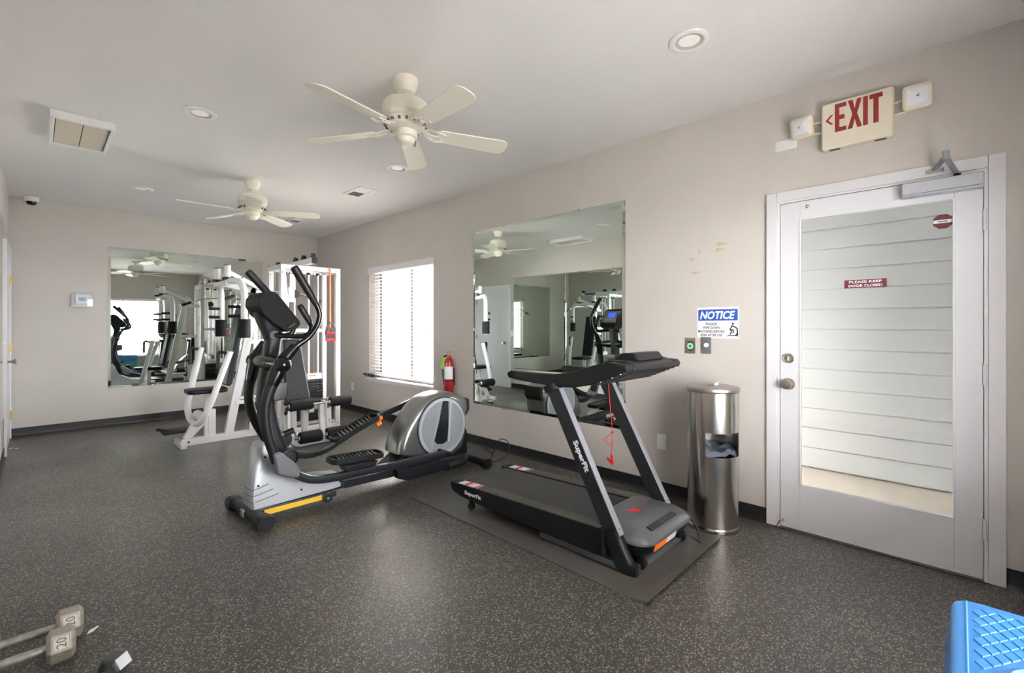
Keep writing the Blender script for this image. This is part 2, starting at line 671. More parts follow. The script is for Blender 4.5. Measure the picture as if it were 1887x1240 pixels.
for z in (1.80, 1.032, 0.264):
    hg = mk('hinge', box((WX - .016, sy0 - .008, z - .05), (WX - .011, sy0 + .02, z + .05)), 'trim_white', d1)
    mk('hinge_pin', cyl((WX - .02, sy0 - .004, z - .052), (WX - .02, sy0 - .004, z + .052), .0075, n=10), 'trim_white', hg)
mk('peephole', ball((SX0 - .002, 0.667, 2.0), .012), 'chrome', d1)
kn = mk('knob', lathe([(0, 0), (.036, 0), (.036, .008), (.016, .012), (.013, .03), (.024, .04), (.03, .052), (.027, .066), (0, .072)], (SX0, .768, .911), NX, 24), 'nickel', d1)
tag(kn, 'satin nickel door knob')
mk('keyhole_button', cyl((SX0 - .07, .768, .911), (SX0 - .076, .768, .911), .009, n=12), 'nickel', kn)
db = mk('deadbolt', lathe([(0, 0), (.03, 0), (.03, .01), (.022, .018), (0, .018)], (SX0, .768, 1.071), NX, 24), 'nickel', d1)
mk('thumb_turn', obox((SX0 - .026, .768, 1.071), (.018, .008, .026), NX, NY), 'nickel', db, .003)
mk('rust_streak', obox((SX0 - .0135, .822, .03), (.04, .008, .006), (0, .4, -.9), NX), 'rust', d1, .002)
mk('kick_button', ball((SX0 - .002, .80, .055), .008), 'nickel', d1)
clb = mk('door_closer', box((WX - .085, -.085, 1.955), (SX0, .222, 2.026)), 'closer_grey', d1, .006)
tag(clb, 'grey metal door closer body')
mk('cover_line', box((WX - .087, -.08, 1.962), (WX - .084, .217, 1.966)), 'plastic_grey', clb)
mk('closer_arm', bar((WX - .05, .01, 2.04), (WX - .17, .05, 2.10), .024, .008), 'aluminium', d1, .002)
mk('closer_arm', bar((WX - .022, .095, 2.085), (WX - .17, .05, 2.112), .024, .008), 'aluminium', d1, .002)
mk('closer_pivot', cyl((WX - .17, .05, 2.09), (WX - .17, .05, 2.135), .014, n=14), 'aluminium', d1)
mk('closer_spindle', cyl((WX - .05, .01, 2.02), (WX - .05, .01, 2.045), .014, n=14), 'plastic_black', d1)
mk('closer_shoe', box((WX - .028, .06, 2.072), (WX - .019, .13, 2.092)), 'aluminium', d1, .002)
st = mk('door_sticker', box((SX0 + .0165, .292, 1.492), (SX0 + .0178, .485, 1.539)), 'red_dark', d1, smooth=False)
tag(st, 'red sticker reading please keep door closed')
lettering('sticker_lettering', 'PLEASE KEEP', (SX0 + .0163, .388, 1.5265), NY, PZ, .150, .014, 'sign_white', st, .0006, bold=.02)
lettering('sticker_lettering', 'DOOR CLOSED', (SX0 + .0163, .388, 1.5045), NY, PZ, .154, .014, 'sign_white', st, .0006, bold=.02)
oc = [(.0375, .0175), (.0155, .0365), (-.0155, .0365), (-.0375, .0175), (-.0375, -.0175), (-.0155, -.0365), (.0155, -.0365), (.0375, -.0175)]
og = mk('alarm_sticker', prism([(SX0 + .0165, .064 + a, 1.818 + b) for a, b in oc], (.0012, 0, 0)), 'red_dark', d1, smooth=False)
tag(og, 'red octagonal alarm sticker')
mk('sticker_band', box((SX0 + .0155, .0275, 1.810), (SX0 + .0168, .1005, 1.827)), 'sign_white', og, smooth=False)
mk('sticker_band_line', box((SX0 + .0148, .045, 1.816), (SX0 + .0157, .083, 1.821)), 'ink', og, smooth=False)

# ---- window in the right wall (window_1)
w1 = S(thing('window_1', None, None, (WX, 5.26, WZ0)), 'window with dark bronze frame behind white blinds')
FX0, FX1 = WX + .085, WX + .125
for y0, y1 in ((WY0 + .0005, WY0 + .04), (5.055, 5.105), (WY1 - .20, WY1 - .155)):
    mk('window_bar', box((FX0, y0, WZ0 + .04), (FX1, y1, WZ1 - .04)), 'bronze', w1, .003)
mk('window_bar', box((FX0, WY0, WZ0 + .0005), (FX1, WY1, WZ0 + .04)), 'bronze', w1, .003)
mk('window_bar', box((FX0, WY0, WZ1 - .04), (FX1, WY1, WZ1 - .0005)), 'bronze', w1, .003)
mk('reveal_panel', box((FX0, WY1 - .155, WZ0 + .04), (FX1, WY1 - .0005, WZ1 - .04)), 'trim_white', w1)
mk('pane', box((FX0 + .015, WY0 + .04, WZ0 + .04), (FX0 + .02, 5.055, WZ1 - .04)), 'glass', w1, smooth=False)
mk('pane', box((FX0 + .015, 5.105, WZ0 + .04), (FX0 + .02, WY1 - .2, WZ1 - .04)), 'glass', w1, smooth=False)
mk('sill', box((WX - .035, WY0 - .03, WZ0 - .025), (FX0, WY1 + .03, WZ0 + .0002)), 'trim_white', w1, .005)
mk('sill_apron', box((WX - .012, WY0 - .015, WZ0 - .055), (WX - .0005, WY1 + .015, WZ0 - .025)), 'trim_white', w1, .003)

# ---- window behind the camera (window_2)
w2 = S(thing('window_2', None, None, (1.61, ROOM_Y0, BZ0)), 'wide bright window behind white blinds')
for x0, x1 in ((BX0 + .0005, BX0 + .04), (1.58, 1.63), (BX1 - .04, BX1 - .0005)):
    mk('window_bar', box((x0, ROOM_Y0 - .11, BZ0 + .04), (x1, ROOM_Y0 - .07, BZ1 - .04)), 'trim_white', w2, .003)
for z0, z1 in ((BZ0 + .0005, BZ0 + .04), (BZ1 - .04, BZ1 - .0005)):
    mk('window_bar', box((BX0, ROOM_Y0 - .11, z0), (BX1, ROOM_Y0 - .07, z1)), 'trim_white', w2, .003)
mk('pane', box((BX0 + .04, ROOM_Y0 - .095, BZ0 + .04), (1.58, ROOM_Y0 - .09, BZ1 - .04)), 'glass', w2, smooth=False)
mk('pane', box((1.63, ROOM_Y0 - .095, BZ0 + .04), (BX1 - .04, ROOM_Y0 - .09, BZ1 - .04)), 'glass', w2, smooth=False)
mk('sill', box((BX0 - .03, ROOM_Y0 - .07, BZ0 - .025), (BX1 + .03, ROOM_Y0 + .03, BZ0 + .0002)), 'trim_white', w2, .005)


def blind(name, label, axis, fixed, u0, u1, z0, z1, inward, wand_u, tilt=8):
    """venetian blind: slats at coordinate `fixed`, running from u0 to u1"""
    P = (lambda f, u, z: (f, u, z)) if axis == 'X' else (lambda f, u, z: (u, f, z))
    r = thing(name, label, 'window blind', P(fixed, (u0 + u1) / 2, z0), None)
    mk('headrail', box(P(fixed - .03, u0, z1 - .06), P(fixed + .03, u1, z1)), 'slat', r, .004)
    pitch, d = 0.0445, 0.048
    n = int((z1 - .07 - z0 - .03) / pitch)
    proto = None
    for k in range(n):
        z = z0 + .045 + k * pitch
        if proto is None:
            t = radians(tilt)
            vs_, fs_ = [], []
            segs = 4
            for s_ in (u0 + .006, u1 - .006):
                for i in range(segs + 1):
                    q = (i / segs - .5) * d
                    vs_.append(P(fixed + q * cos(t), s_, z + q * sin(t) * inward + .002 * (1 - (2 * i / segs - 1) ** 2)))
                for i in range(segs, -1, -1):
                    q = (i / segs - .5) * d
                    vs_.append(P(fixed + q * cos(t), s_, z + q * sin(t) * inward + .002 * (1 - (2 * i / segs - 1) ** 2) - .0015))
            m_ = 2 * (segs + 1)
            fs_ = [tuple(range(m_ - 1, -1, -1)), tuple(range(m_, 2 * m_))] + [(i, (i + 1) % m_, m_ + (i + 1) % m_, m_ + i) for i in range(m_)]
            proto = mk('slat', (vs_, fs_), 'slat', r)
            zp = z
        else:
            c = proto.copy()
            COL.objects.link(c)
            c.location = (0, 0, z - zp)
    mk('bottom_rail', box(P(fixed - .024, u0 + .004, z0), P(fixed + .024, u1 - .004, z0 + .02)), 'slat', r, .004)
    for u in (u0 + .16, (u0 + u1) / 2, u1 - .16):
        mk('ladder_cord', box(P(fixed + .027 * inward, u - .0015, z0 + .02), P(fixed + .0285 * inward, u + .0015, z1 - .06)), 'slat', r, smooth=False)
    wd = mk('wand', cyl(P(fixed + .034 * inward, wand_u, z1 - .05), P(fixed + .034 * inward, wand_u, z1 - .85), .0035, n=8), 'plastic_grey', r)
    mk('wand_tip', cyl(P(fixed + .034 * inward, wand_u, z1 - .85), P(fixed + .034 * inward, wand_u, z1 - .94), .007, .005, n=10), 'plastic_grey', wd)
    return r


blind('window_blind', 'white slatted blind lowered over window on the right wall', 'X', WX + .035, WY0 + .012, WY1 - .012, WZ0 + .03, WZ1 - .002, -1, 4.66, tilt=0)
blind('window_blind', 'wide white blind over bright window seen in far mirror', 'Y', ROOM_Y0 - .03, BX0 + .012, BX1 - .012, BZ0 + .03, BZ1 - .002, 1, 2.2, tilt=16)
mk('valance', box((WX - .022, WY0 - .012, WZ1 - .055), (WX - .001, WY1 + .012, WZ1 + .03)), 'trim_white', w1, .004)

# ---- white door in the left wall (door_2)
LX = ROOM_X0
d2 = S(thing('door_2', None, None, (LX, 7.18, 0)), 'white interior door in the left wall by the corner')
mk('door_slab', box((LX + .0005, 6.70, .012), (LX + .012, 7.66, 2.05)), 'door_white', d2, .002)
mk('casing', box((LX + .0005, 6.63, .003), (LX + .022, 6.70, 2.12)), 'trim_white', d2, .004)
mk('casing', box((LX + .0005, 7.66, .003), (LX + .022, 7.73, 2.12)), 'trim_white', d2, .004)
mk('casing', box((LX + .0005, 6.70, 2.05), (LX + .022, 7.66, 2.12)), 'trim_white', d2, .004)
for z in (1.78, 1.03, .27):
    mk('hinge', box((LX + .012, 7.64, z - .045), (LX + .027, 7.665, z + .045)), 'brass', d2, .002)
lv = mk('knob', lathe([(0, 0), (.032, 0), (.03, .008), (.011, .014), (.011, .035), (.02, .048), (.028, .062), (.026, .07), (0, .072)], (LX + .012, 6.78, .915), PX, 20), 'nickel', d2)

# ---- outdoors, seen through the exit door and right window, plus unseen light-blocking walls
ow = S(thing('wall_siding', None, None, (4.87, .9, 0)), 'white lap siding of the wing across the walkway')
zb = 0.0
k = 0
proto = None
while zb < 2.8:
    prof = [(4.87, zb + .011), (4.832, zb + .011), (4.830, zb + .016), (4.855, zb + .1765), (4.87, zb + .1765)]
    if proto is None:
        proto = mk('siding_board', prism_xz(prof, -2.6, 2.6), 'siding', ow, smooth=False)
    else:
        c = proto.copy()
        COL.objects.link(c)
        c.location = (0, 0, zb)
    zb += .1765
mk('wall_core', box((4.87, -2.6, -.1), (5.0, 2.6, 2.9)), 'siding', ow, smooth=False)
S(mk('floor_walkway', box((WX + T, -2.6, -.12), (4.87, 2.6, -.004)), 'concrete', smooth=False), 'pale tan concrete walkway outside the exit door')
S(mk('floor_porch', box((WX + T, 2.6, -.12), (9.5, 14.0, -.004)), 'paving', smooth=False), 'pale concrete porch outside the window')
S(mk('ceiling_walkway', box((WX + T, -2.6, 2.62), (5.0, 2.6, 2.72)), 'soffit', smooth=False), 'cream soffit over the walkway')
S(mk('ground_bounce', box((-14, -24, -.3), (18, ROOM_Y0 - .12, -.13)), 'paving', smooth=False), 'unseen ground outside the window behind the camera, pale to bounce light')  # out of view; tone chosen pale so skylight bounces up to the ceiling
S(mk('wall_light_block_side', box((WX + .001, -2.7, -.1), (WX + T, ROOM_Y0 - .2, 2.9)), 'siding', smooth=False), 'unseen white wall added to keep light out of the walkway side')  # added out of view to stop skylight leaking onto the siding
S(mk('wall_light_block_end', box((WX + T, -2.7, -.1), (4.87, -2.6, 2.62)), 'siding', smooth=False), 'unseen white wall added to shut light out of the walkway end')  # added out of view, darkens the walkway by closing this end
S(mk('wall_light_gate', grid_wall('Y', 2.6, 2.68, [WX + T, 3.75, 4.55, 5.0], [-.004, 1.2, 2.62], {(1, 0)}), 'siding', smooth=False), 'unseen white screen wall added, its ground gap metering walkway light')  # added out of view; the opening sets how bright the siding gets
nb = S(thing('wall_wing', None, None, (7.2, 10, 0)), 'cream wing of the building across the porch')
mk('wall_core', box((7.2, 6.4, -.1), (7.5, 14.0, 3.0)), 'cream_paint', nb, smooth=False)
mk('porch_beam', box((4.6, 4.2, 2.3), (4.78, 13.5, 2.55)), 'cream_paint', nb, smooth=False)
for y in (7.35, 8.9):
    mk('porch_post', box((4.6, y - .08, -.004), (4.76, y + .08, 2.3)), 'cream_paint', nb, smooth=False)
wd_ = mk('wing_door', box((7.16, 10.2, 0), (7.2, 11.1, 2.1)), 'trim_white', nb, smooth=False)
mk('wing_door_knob', ball((7.12, 10.3, .95), .035), 'nickel', wd_)
ww = mk('wing_window', box((7.17, 8.2, .9), (7.2, 9.6, 2.0)), 'bronze', nb, smooth=False)
mk('wing_pane', box((7.16, 8.25, .95), (7.175, 9.55, 1.95)), 'glass', ww, smooth=False)

# ------------------------------------------------------------------ mirrors
def mirror(name, label, c0, udir, w, h, n, bev=.028):
    """frameless bevelled mirror: lower corner c0 on the wall, udir along the wall, n into the room"""
    c0, u, n, z = V(c0), V(udir), V(n), V((0, 0, 1))
    v = []
    for d, i in ((.0008, 0), (.004, 0), (.0075, bev)):
        for a, b in ((i, i), (w - i, i), (w - i, h - i), (i, h - i)):
            v.append(c0 + u * a + z * b + n * d)
    f = [(3, 2, 1, 0), (8, 9, 10, 11)]
    for r in (0, 4):
        for k in range(4):
            f.append((r + k, r + (k + 1) % 4, r + 4 + (k + 1) % 4, r + 4 + k))
    root = thing(name, label, 'mirror', c0 + u * (w / 2))
    mk('mirror_glass', (v, f), 'mirror', root, smooth=False)
    for a in (.25, .75):
        for b in (0, h):
            mk('mirror_clip', obox(c0 + u * w * a + z * b + n * .006, (.022, .012, .010), u, z), 'chrome', root, .002)
    return root


mirror('wall_mirror', 'wide frameless mirror on the far wall behind the weight machine', (2.434, ROOM_Y1, .482), (-1, 0, 0), 1.806, 1.798, (0, -1, 0))
mirror('wall_mirror', 'tall frameless mirror on the right wall beside the treadmill', (WX, 3.766, .44), (0, -1, 0), 1.845, 1.843, (-1, 0, 0))
mirror('wall_mirror', 'mirror panel on the left wall next to the white door', (LX, 5.213, .40), (0, 1, 0), 1.327, 1.85, (1, 0, 0), .02)
mirror('wall_mirror', 'mirror panel on the left wall farther from the white door', (LX, 3.87, .40), (0, 1, 0), 1.335, 1.85, (1, 0, 0), .02)


# ------------------------------------------------------------------ ceiling fans
def ceiling_fan(label, cx, cy, phase):
    r = thing('ceiling_fan', label, 'ceiling fan', (cx, cy, H), 'ceiling fans')
    mk('canopy', lathe([(0, 0), (.072, 0), (.074, -.02), (.066, -.05), (.048, -.082), (.03, -.086), (0, -.086)], (cx, cy, H - .0005)), 'fan_white', r)
    mk('downrod', cyl((cx, cy, H - .08), (cx, cy, H - .14), .0135, n=14), 'fan_white', r)
    mo = mk('motor_housing', lathe([(0, 0), (.03, 0), (.09, -.012), (.125, -.03), (.135, -.06), (.135, -.105), (.118, -.125), (.118, -.132), (.128, -.14), (.105, -.175), (.06, -.19), (0, -.19)], (cx, cy, H - .118), n=36), 'fan_white', r)
    for k in range(18):
        a = 2 * pi * k / 18
        mk('vent_slot', obox((cx + .118 * cos(a), cy + .118 * sin(a), H - .277), (.012, .016, .02), (-sin(a), cos(a), 0), (cos(a) * .6, sin(a) * .6, .8)), 'vent_dark', mo)
    mk('switch_housing', lathe([(0, 0), (.055, 0), (.055, -.012), (.068, -.015), (.068, -.05), (.055, -.056), (.05, -.075), (.035, -.088), (0, -.09)], (cx, cy, H - .30), n=28), 'fan_white', r)
    zb = H - .305
    for k in range(5):
        a = radians(phase + 72 * k)
        d, s_ = V((cos(a), sin(a), 0)), V((-sin(a), cos(a), 0))
        up = V((0, 0, 1))
        tilt = radians(13)
        sd = s_ * cos(tilt) - up * sin(tilt)
        nn = d.cross(sd)
        c = V((cx, cy, zb))
        # blade iron: fork-shaped bracket
        iron = mk('blade_iron', sweep(smooth_path([c + d * .05 + up * .02, c + d * .10 + up * .012, c + d * .15 - up * .012, c + d * .20 - up * .014], 4), rrect(.03, .007, .002), up=nn), 'fan_white', r)
        for s2 in (-1, 1):
            mk('iron_prong', sweep(smooth_path([c + d * .10 + up * .012, c + d * .135 + sd * .035 * s2 + up * .0, c + d * .185 + sd * .048 * s2 - up * .014, c + d * .235 + sd * .03 * s2 - up * .014], 4), rrect(.014, .006, .002), up=nn), 'fan_white', iron)
        out = []
        L0, L1 = .185, .645
        w0, w1 = .056, .072
        for q in ((L0, -w0 + .018), (L0 + .02, -w0)):
            out.append(q)
        for q in ((L1 - .045, -w1), (L1 - .02, -w1 + .012), (L1 - .004, -w1 + .035), (L1, -.015), (L1, .015), (L1 - .004, w1 - .035), (L1 - .02, w1 - .012), (L1 - .045, w1)):
            out.append(q)
        for q in ((L0 + .02, w0), (L0, w0 - .018)):
            out.append(q)
        pts = [c + d * p + sd * q - up * (.006 + .02 * (p - L0)) for p, q in out]
        mk('blade', prism(pts, nn * .007), 'fan_white', r, .0015, 1)
    return r


ceiling_fan('cream five-blade ceiling fan nearest the camera', 1.53, 2.37, 49)
ceiling_fan('cream five-blade ceiling fan farther back toward the far wall', 1.53, 5.18, 39)

# ------------------------------------------------------------------ recessed lights
LAB = {(2.34, 1.0): 'round recessed ceiling light near the exit sign',
       (.785, 3.764): 'round recessed ceiling light beside the large white ceiling box',
       (.785, 6.30): 'round recessed ceiling light nearest the security camera',
       (2.34, 3.764): 'round recessed ceiling light below the near fan blade',
       (2.34, 6.30): 'round recessed ceiling light behind the far fan blade'}
for (x, y), lb in LAB.items():
    r = thing('recessed_light', lb, 'ceiling light', (x, y, H), 'recessed ceiling lights')
    mk('trim_ring', lathe([(.098, 0), (.1, -.004), (.097, -.008), (.078, -.012), (.072, -.010), (.062, -.002), (.098, -.0004)], (x, y, H - .0004), n=40), 'plastic_white', r)
    mk('baffle', lathe([(.072, -.0095), (.052, -.003), (.05, -.0015), (.07, -.002)], (x, y, H), n=40), 'baffle', r)
    mk('lens', lathe([(0, -.0035), (.052, -.003), (.052, -.001), (0, -.001)], (x, y, H), n=32), 'lens', r)

# ------------------------------------------------------------------ ceiling box, registers, camera
r = thing('ceiling_vent_box', 'white boxed return vent on the ceiling near the left wall', 'ceiling vent', (.23, 4.74, H))
bz = H - .055
for a, b in (((.06, 4.40, bz), (.40, 4.43, H - .0005)), ((.06, 5.05, bz), (.40, 5.08, H - .0005)), ((.06, 4.43, bz), (.085, 5.05, H - .0005)), ((.375, 4.43, bz), (.40, 5.05, H - .0005))):
    mk('box_frame', box(a, b), 'plastic_white', r, .004)
mk('vent_panel', box((.09, 4.435, bz + .012), (.229, 5.045, bz + .02)), 'panel_cream', r, .003)
mk('vent_panel', box((.233, 4.435, bz + .012), (.37, 5.045, bz + .02)), 'panel_cream', r, .003)
mk('box_lid', box((.086, 4.43, bz + .03), (.374, 5.05, bz + .034)), 'vent_dark', r)


def register(label, x0, x1, y0, y1):
    r = thing('air_register', label, 'air vent', ((x0 + x1) / 2, (y0 + y1) / 2, H), 'ceiling air registers')
    z0, z1 = H - .012, H - .0004
    for a, b in (((x0, y0), (x1, y0 + .03)), ((x0, y1 - .03), (x1, y1)), ((x0, y0 + .03), (x0 + .03, y1 - .03)), ((x1 - .03, y0 + .03), (x1, y1 - .03))):
        mk('register_frame', box((*a, z0), (*b, z1)), 'plastic_white', r, .002)
    mk('duct_back', box((x0 + .03, y0 + .03, H - .0018), (x1 - .03, y1 - .03, H - .0006)), 'vent_dark', r, smooth=False)
    ym = (y0 + y1) / 2
    n = 12
    for k in range(n):
        y = y0 + .04 + (y1 - y0 - .08) * k / (n - 1)
        s_ = 1 if y > ym else -1
        mk('louver', obox(((x0 + x1) / 2, y, H - .0075), (x1 - x0 - .062, .016, .0012), PX, (0, .85, .35 * s_)), 'plastic_white', r, smooth=False)
    return r


register('white ceiling register nearest the near fan', 2.365, 2.565, 4.53, 4.93)
register('white ceiling register behind the far fan', 2.42, 2.60, 6.42, 6.80)
r = thing('security_camera', 'small white dome security camera in the far ceiling corner', 'security camera', (-.045, 7.62, H))
mk('camera_base', lathe([(0, 0), (.062, 0), (.064, -.015), (.06, -.045), (.05, -.052), (0, -.052)], (-.045, 7.62, H - .0004)), 'plastic_white', r)
mk('camera_dome', lathe([(.045, 0), (.043, -.018), (.03, -.036), (0, -.044), (0, 0)], (-.045, 7.62, H - .051)), 'gloss_black', r)
mk('camera_cable', cyl((-.1, 7.63, H - .012), (LX, 7.66, H - .012), .006, n=8), 'plastic_white', r)

# ------------------------------------------------------------------ exit sign and emergency lamps
r = thing('exit_sign', 'cream exit sign with red letters and two emergency lamp heads', 'exit sign', (WX, .42, 2.306))
ex0 = 3.222
mk('sign_body', box((ex0, .256, 2.306), (WX - .0005, .588, 2.574)), 'plastic_cream', r, .012, 3)
lz0, lz1, sw = 2.395, 2.556, .021
lm = (lz0 + lz1) / 2
LET = [
    [(.520, lz0), (.520, lz1), (.466, lz1), (.466, lz1 - .024), (.520 - sw, lz1 - .024), (.520 - sw, lm + .013), (.474, lm + .013), (.474, lm - .012), (.520 - sw, lm - .012), (.520 - sw, lz0 + .024), (.466, lz0 + .024), (.466, lz0)],
    [(.460, lz0), (.438, lm), (.459, lz1), (.437, lz1), (.427, lm + .028), (.417, lz1), (.395, lz1), (.416, lm), (.394, lz0), (.416, lz0), (.427, lm - .030), (.438, lz0)],
    [(.389, lz0), (.389, lz1), (.368, lz1), (.368, lz0)],
    [(.3435, lz0), (.3435, lz1 - .025), (.361, lz1 - .025), (.361, lz1), (.303, lz1), (.303, lz1 - .025), (.3205, lz1 - .025), (.3205, lz0)]]
for pts in LET:
    mk('letter', prism([(ex0 - .0014, y, z) for y, z in pts], (.0016, 0, 0)), 'sign_red', r, smooth=False)
aw = [(.566, 2.472), (.540, 2.500), (.528, 2.500), (.551, 2.472), (.528, 2.444), (.540, 2.444)]
mk('arrow', prism([(ex0 - .0014, y, z) for y, z in aw], (.0016, 0, 0)), 'sign_red', r, smooth=False)
mk('test_slot', box((ex0 + .02, .29, 2.303), (ex0 + .04, .34, 2.307)), 'vent_dark', r, smooth=False)
mk('test_slot', box((ex0 + .02, .5, 2.303), (ex0 + .04, .55, 2.307)), 'vent_dark', r, smooth=False)
for s_, y, z, yw in ((1, .685, 2.47, .25), (-1, .16, 2.478, -.1)):
    ye = .588 if s_ > 0 else .256
    for dz in (-.035, .03):
        mk('lamp_arm', tube(smooth_path([(3.252, ye, 2.455 + dz), (3.25, (ye + y) / 2, 2.46 + dz), (3.24, y - .03 * s_, z + dz)], 4), .0065, 8), 'plastic_cream', r)
    nx = V((-1, yw, -.15)).normalized()
    ux = V((0, 0, 1)).cross(nx).normalized()
    uz = nx.cross(ux)
    c = V((3.222, y, z))
    hd = mk('lamp_head', obox(c, (.125, .125, .05), ux, uz), 'plastic_cream', r, .02, 3)
    mk('lamp_lens', lathe([(.066, 0), (.06, .006), (.03, .016), (0, .018), (0, 0)], c + nx * .022, nx, 4), 'sign_white', hd, .006)
    mk('lamp_bulb', ball(c + nx * .036, .008), 'chrome', hd)
r = mk('sign_label', box((WX - .0015, .726, 2.379), (WX - .0002, .845, 2.443)), 'plastic_white', origin=(WX, .785, 2.379), smooth=False)
tag(r, 'blank white rectangular label on wall under the exit lamp', 'label')

# ------------------------------------------------------------------ notice, switches, outlets, stains
nx0 = WX - .0022
r = thing('notice_sign', 'white and blue wall notice asking to wipe down machines', 'sign', (WX, 1.205, 1.187))
mk('sign_sheet', box((nx0, 1.066, 1.187), (WX - .0003, 1.345, 1.403)), 'sign_white', r, smooth=False)
mk('blue_header', box((nx0 - .0006, 1.072, 1.310), (nx0 + .0005, 1.338, 1.388)), 'sign_blue', r, smooth=False)
lettering('header_lettering', 'NOTICE', (nx0 - .0006, 1.207, 1.348), NY, PZ, .238, .056, 'sign_white', r, .0006, bold=.035, shear=.25)
for s_, y0, y1, z in (('PLEASE', 1.284, 1.208, 1.287), ('WIPE DOWN', 1.305, 1.19, 1.261), ('MACHINES BEFORE', 1.338, 1.158, 1.235), ('AND AFTER USE', 1.322, 1.172, 1.2095)):
    lettering('notice_lettering', s_, (nx0 - .0001, (y0 + y1) / 2, z), NY, PZ, y0 - y1, .0175, 'ink', r, .0006, bold=.015)
pic = mk('pictogram', sweep([(nx0 - .0004, 1.137, 1.197), (nx0 - .0004, 1.137, 1.2075), (nx0 - .0004, 1.074, 1.2075), (nx0 - .0004, 1.074, 1.197)], rrect(.005, .0006, .0002, 1), up=NX), 'ink', r, smooth=False)
mk('pictogram_head', prism([(nx0 - .0007, 1.1035 + .0072 * cos(t * pi / 6), 1.2885 + .0072 * sin(t * pi / 6)) for t in range(12)], (.0006, 0, 0)), 'ink', pic, smooth=False)
for pts in ([(1.108, 1.276), (1.122, 1.247), (1.105, 1.243)], [(1.107, 1.275), (1.076, 1.257)], [(1.118, 1.246), (1.098, 1.246), (1.102, 1.222)], [(1.118, 1.244), (1.112, 1.232), (1.122, 1.215)], [(1.076, 1.257), (1.072, 1.208)], [(1.072, 1.225), (1.086, 1.209)]):
    mk('pictogram_limb', sweep([(nx0 - .0004, y, z) for y, z in pts], rrect(.0085, .0006, .0002, 1), up=NX), 'ink', pic, smooth=False)

r = thing('exit_button', 'steel wall plate with glowing green ring button', 'button', (WX, 1.395, 1.074))
mk('plate', box((WX - .006, 1.358, 1.074), (WX - .0003, 1.432, 1.189)), 'nickel', r, .002)
mk('led_ring', lathe([(.013, 0), (.019, 0), (.019, .003), (.013, .003), (.013, 0)], (WX - .0058, 1.395, 1.128), NX, 24), 'green_led', r)
mk('push_button', lathe([(0, 0), (.012, 0), (.012, .003), (0, .0035)], (WX - .0058, 1.395, 1.128), NX, 20), 'steel', r)
mk('plate_mark', box((WX - .0066, 1.375, 1.157), (WX - .0058, 1.415, 1.162)), 'red_dark', r, smooth=False)
mk('plate_mark', box((WX - .0066, 1.38, 1.095), (WX - .0058, 1.41, 1.102)), 'red_dark', r, smooth=False)
r = thing('fan_switch', 'grey wall plate with white round dial below the notice', 'switch', (WX, 1.281, 1.078))
mk('plate', box((WX - .008, 1.247, 1.078), (WX - .0024, 1.315, 1.194)), 'plastic_grey', r, .002)
mk('dial', lathe([(0, 0), (.016, 0), (.0145, .014), (.012, .017), (0, .018)], (WX - .0078, 1.279, 1.138), NX, 20), 'plastic_white', r)
mk('dial_mark', box((WX - .0085, 1.276, 1.163), (WX - .0078, 1.284, 1.17)), 'ink', r, smooth=False)


def outlet(label, y, z):
    r = thing('wall_outlet', label, 'outlet', (WX, y, z))
    mk('cover_plate', box((WX - .006, y - .036, z - .058), (WX - .0003, y + .036, z + .058)), 'plastic_white', r, .002)
    for dz in (-.02, .02):
        mk('socket', lathe([(0, 0), (.017, 0), (.016, .002), (0, .002)], (WX - .0058, y, z + dz), NX, 16), 'plastic_white', r)


outlet('white wall outlet left of the window by the corner', 6.507, .367)
outlet('white wall outlet behind the treadmill upright', 1.615, .40)
r = thing('light_switch', 'white light switch plate beside the left wall mirror', 'switch', (LX, 6.585, 1.1))
mk('plate', box((LX + .0003, 6.555, 1.05), (LX + .006, 6.622, 1.165)), 'plastic_white', r, .002)
mk('toggle', box((LX + .006, 6.583, 1.10), (LX + .02, 6.593, 1.12)), 'plastic_white', r, .002)
lbs = ['small yellowish scuff high on the wall above the notice', 'tiny yellowish scuff left of the higher scuffs', 'faint yellow scuff lowest above the notice', 'small yellowish scuff just below the highest one', 'tiny pale scuff to the left midway']
for (y, z, ry, rz), lb in zip([(1.184, 1.838, .035, .012), (1.385, 1.752, .016, .012), (1.36, 1.655, .032, .009), (1.195, 1.80, .03, .012), (1.33, 1.80, .012, .012)], lbs):
    pts = []
    for k in range(14):
        a = 2 * pi * k / 14
        q = 1 + .35 * sin(3 * a + y * 9)
        pts.append((WX - .0007, y + ry * q * cos(a), z + rz * q * sin(a)))
    o = mk('wall_scuff', prism(pts, (.0006, 0, 0)), 'stain', origin=(WX, y, z), smooth=False)
    tag(o, lb, 'stain', 'yellow scuffs on the wall')

# ------------------------------------------------------------------ thermostat with clear cover
r = thing('thermostat', 'wall thermostat under a clear plastic guard on the far wall', 'thermostat', (.385, ROOM_Y1, 1.51))
mk('back_plate', box((.29, ROOM_Y1 - .012, 1.512), (.48, ROOM_Y1 - .0005, 1.672)), 'plastic_white', r, .003)
mk('thermostat_unit', box((.325, ROOM_Y1 - .04, 1.54), (.45, ROOM_Y1 - .012, 1.65)), 'plastic_white', r, .006)
mk('display', box((.355, ROOM_Y1 - .0415, 1.575), (.42, ROOM_Y1 - .0395, 1.625)), mat('display_blue', '#9fb6c4', .3), r, smooth=False)
mk('guard_cover', box((.288, ROOM_Y1 - .075, 1.51), (.482, ROOM_Y1 - .0125, 1.674)), 'clear_plastic', r, .004)
mk('guard_lip', box((.286, ROOM_Y1 - .078, 1.507), (.484, ROOM_Y1 - .0125, 1.516)), 'plastic_white', r, .002)

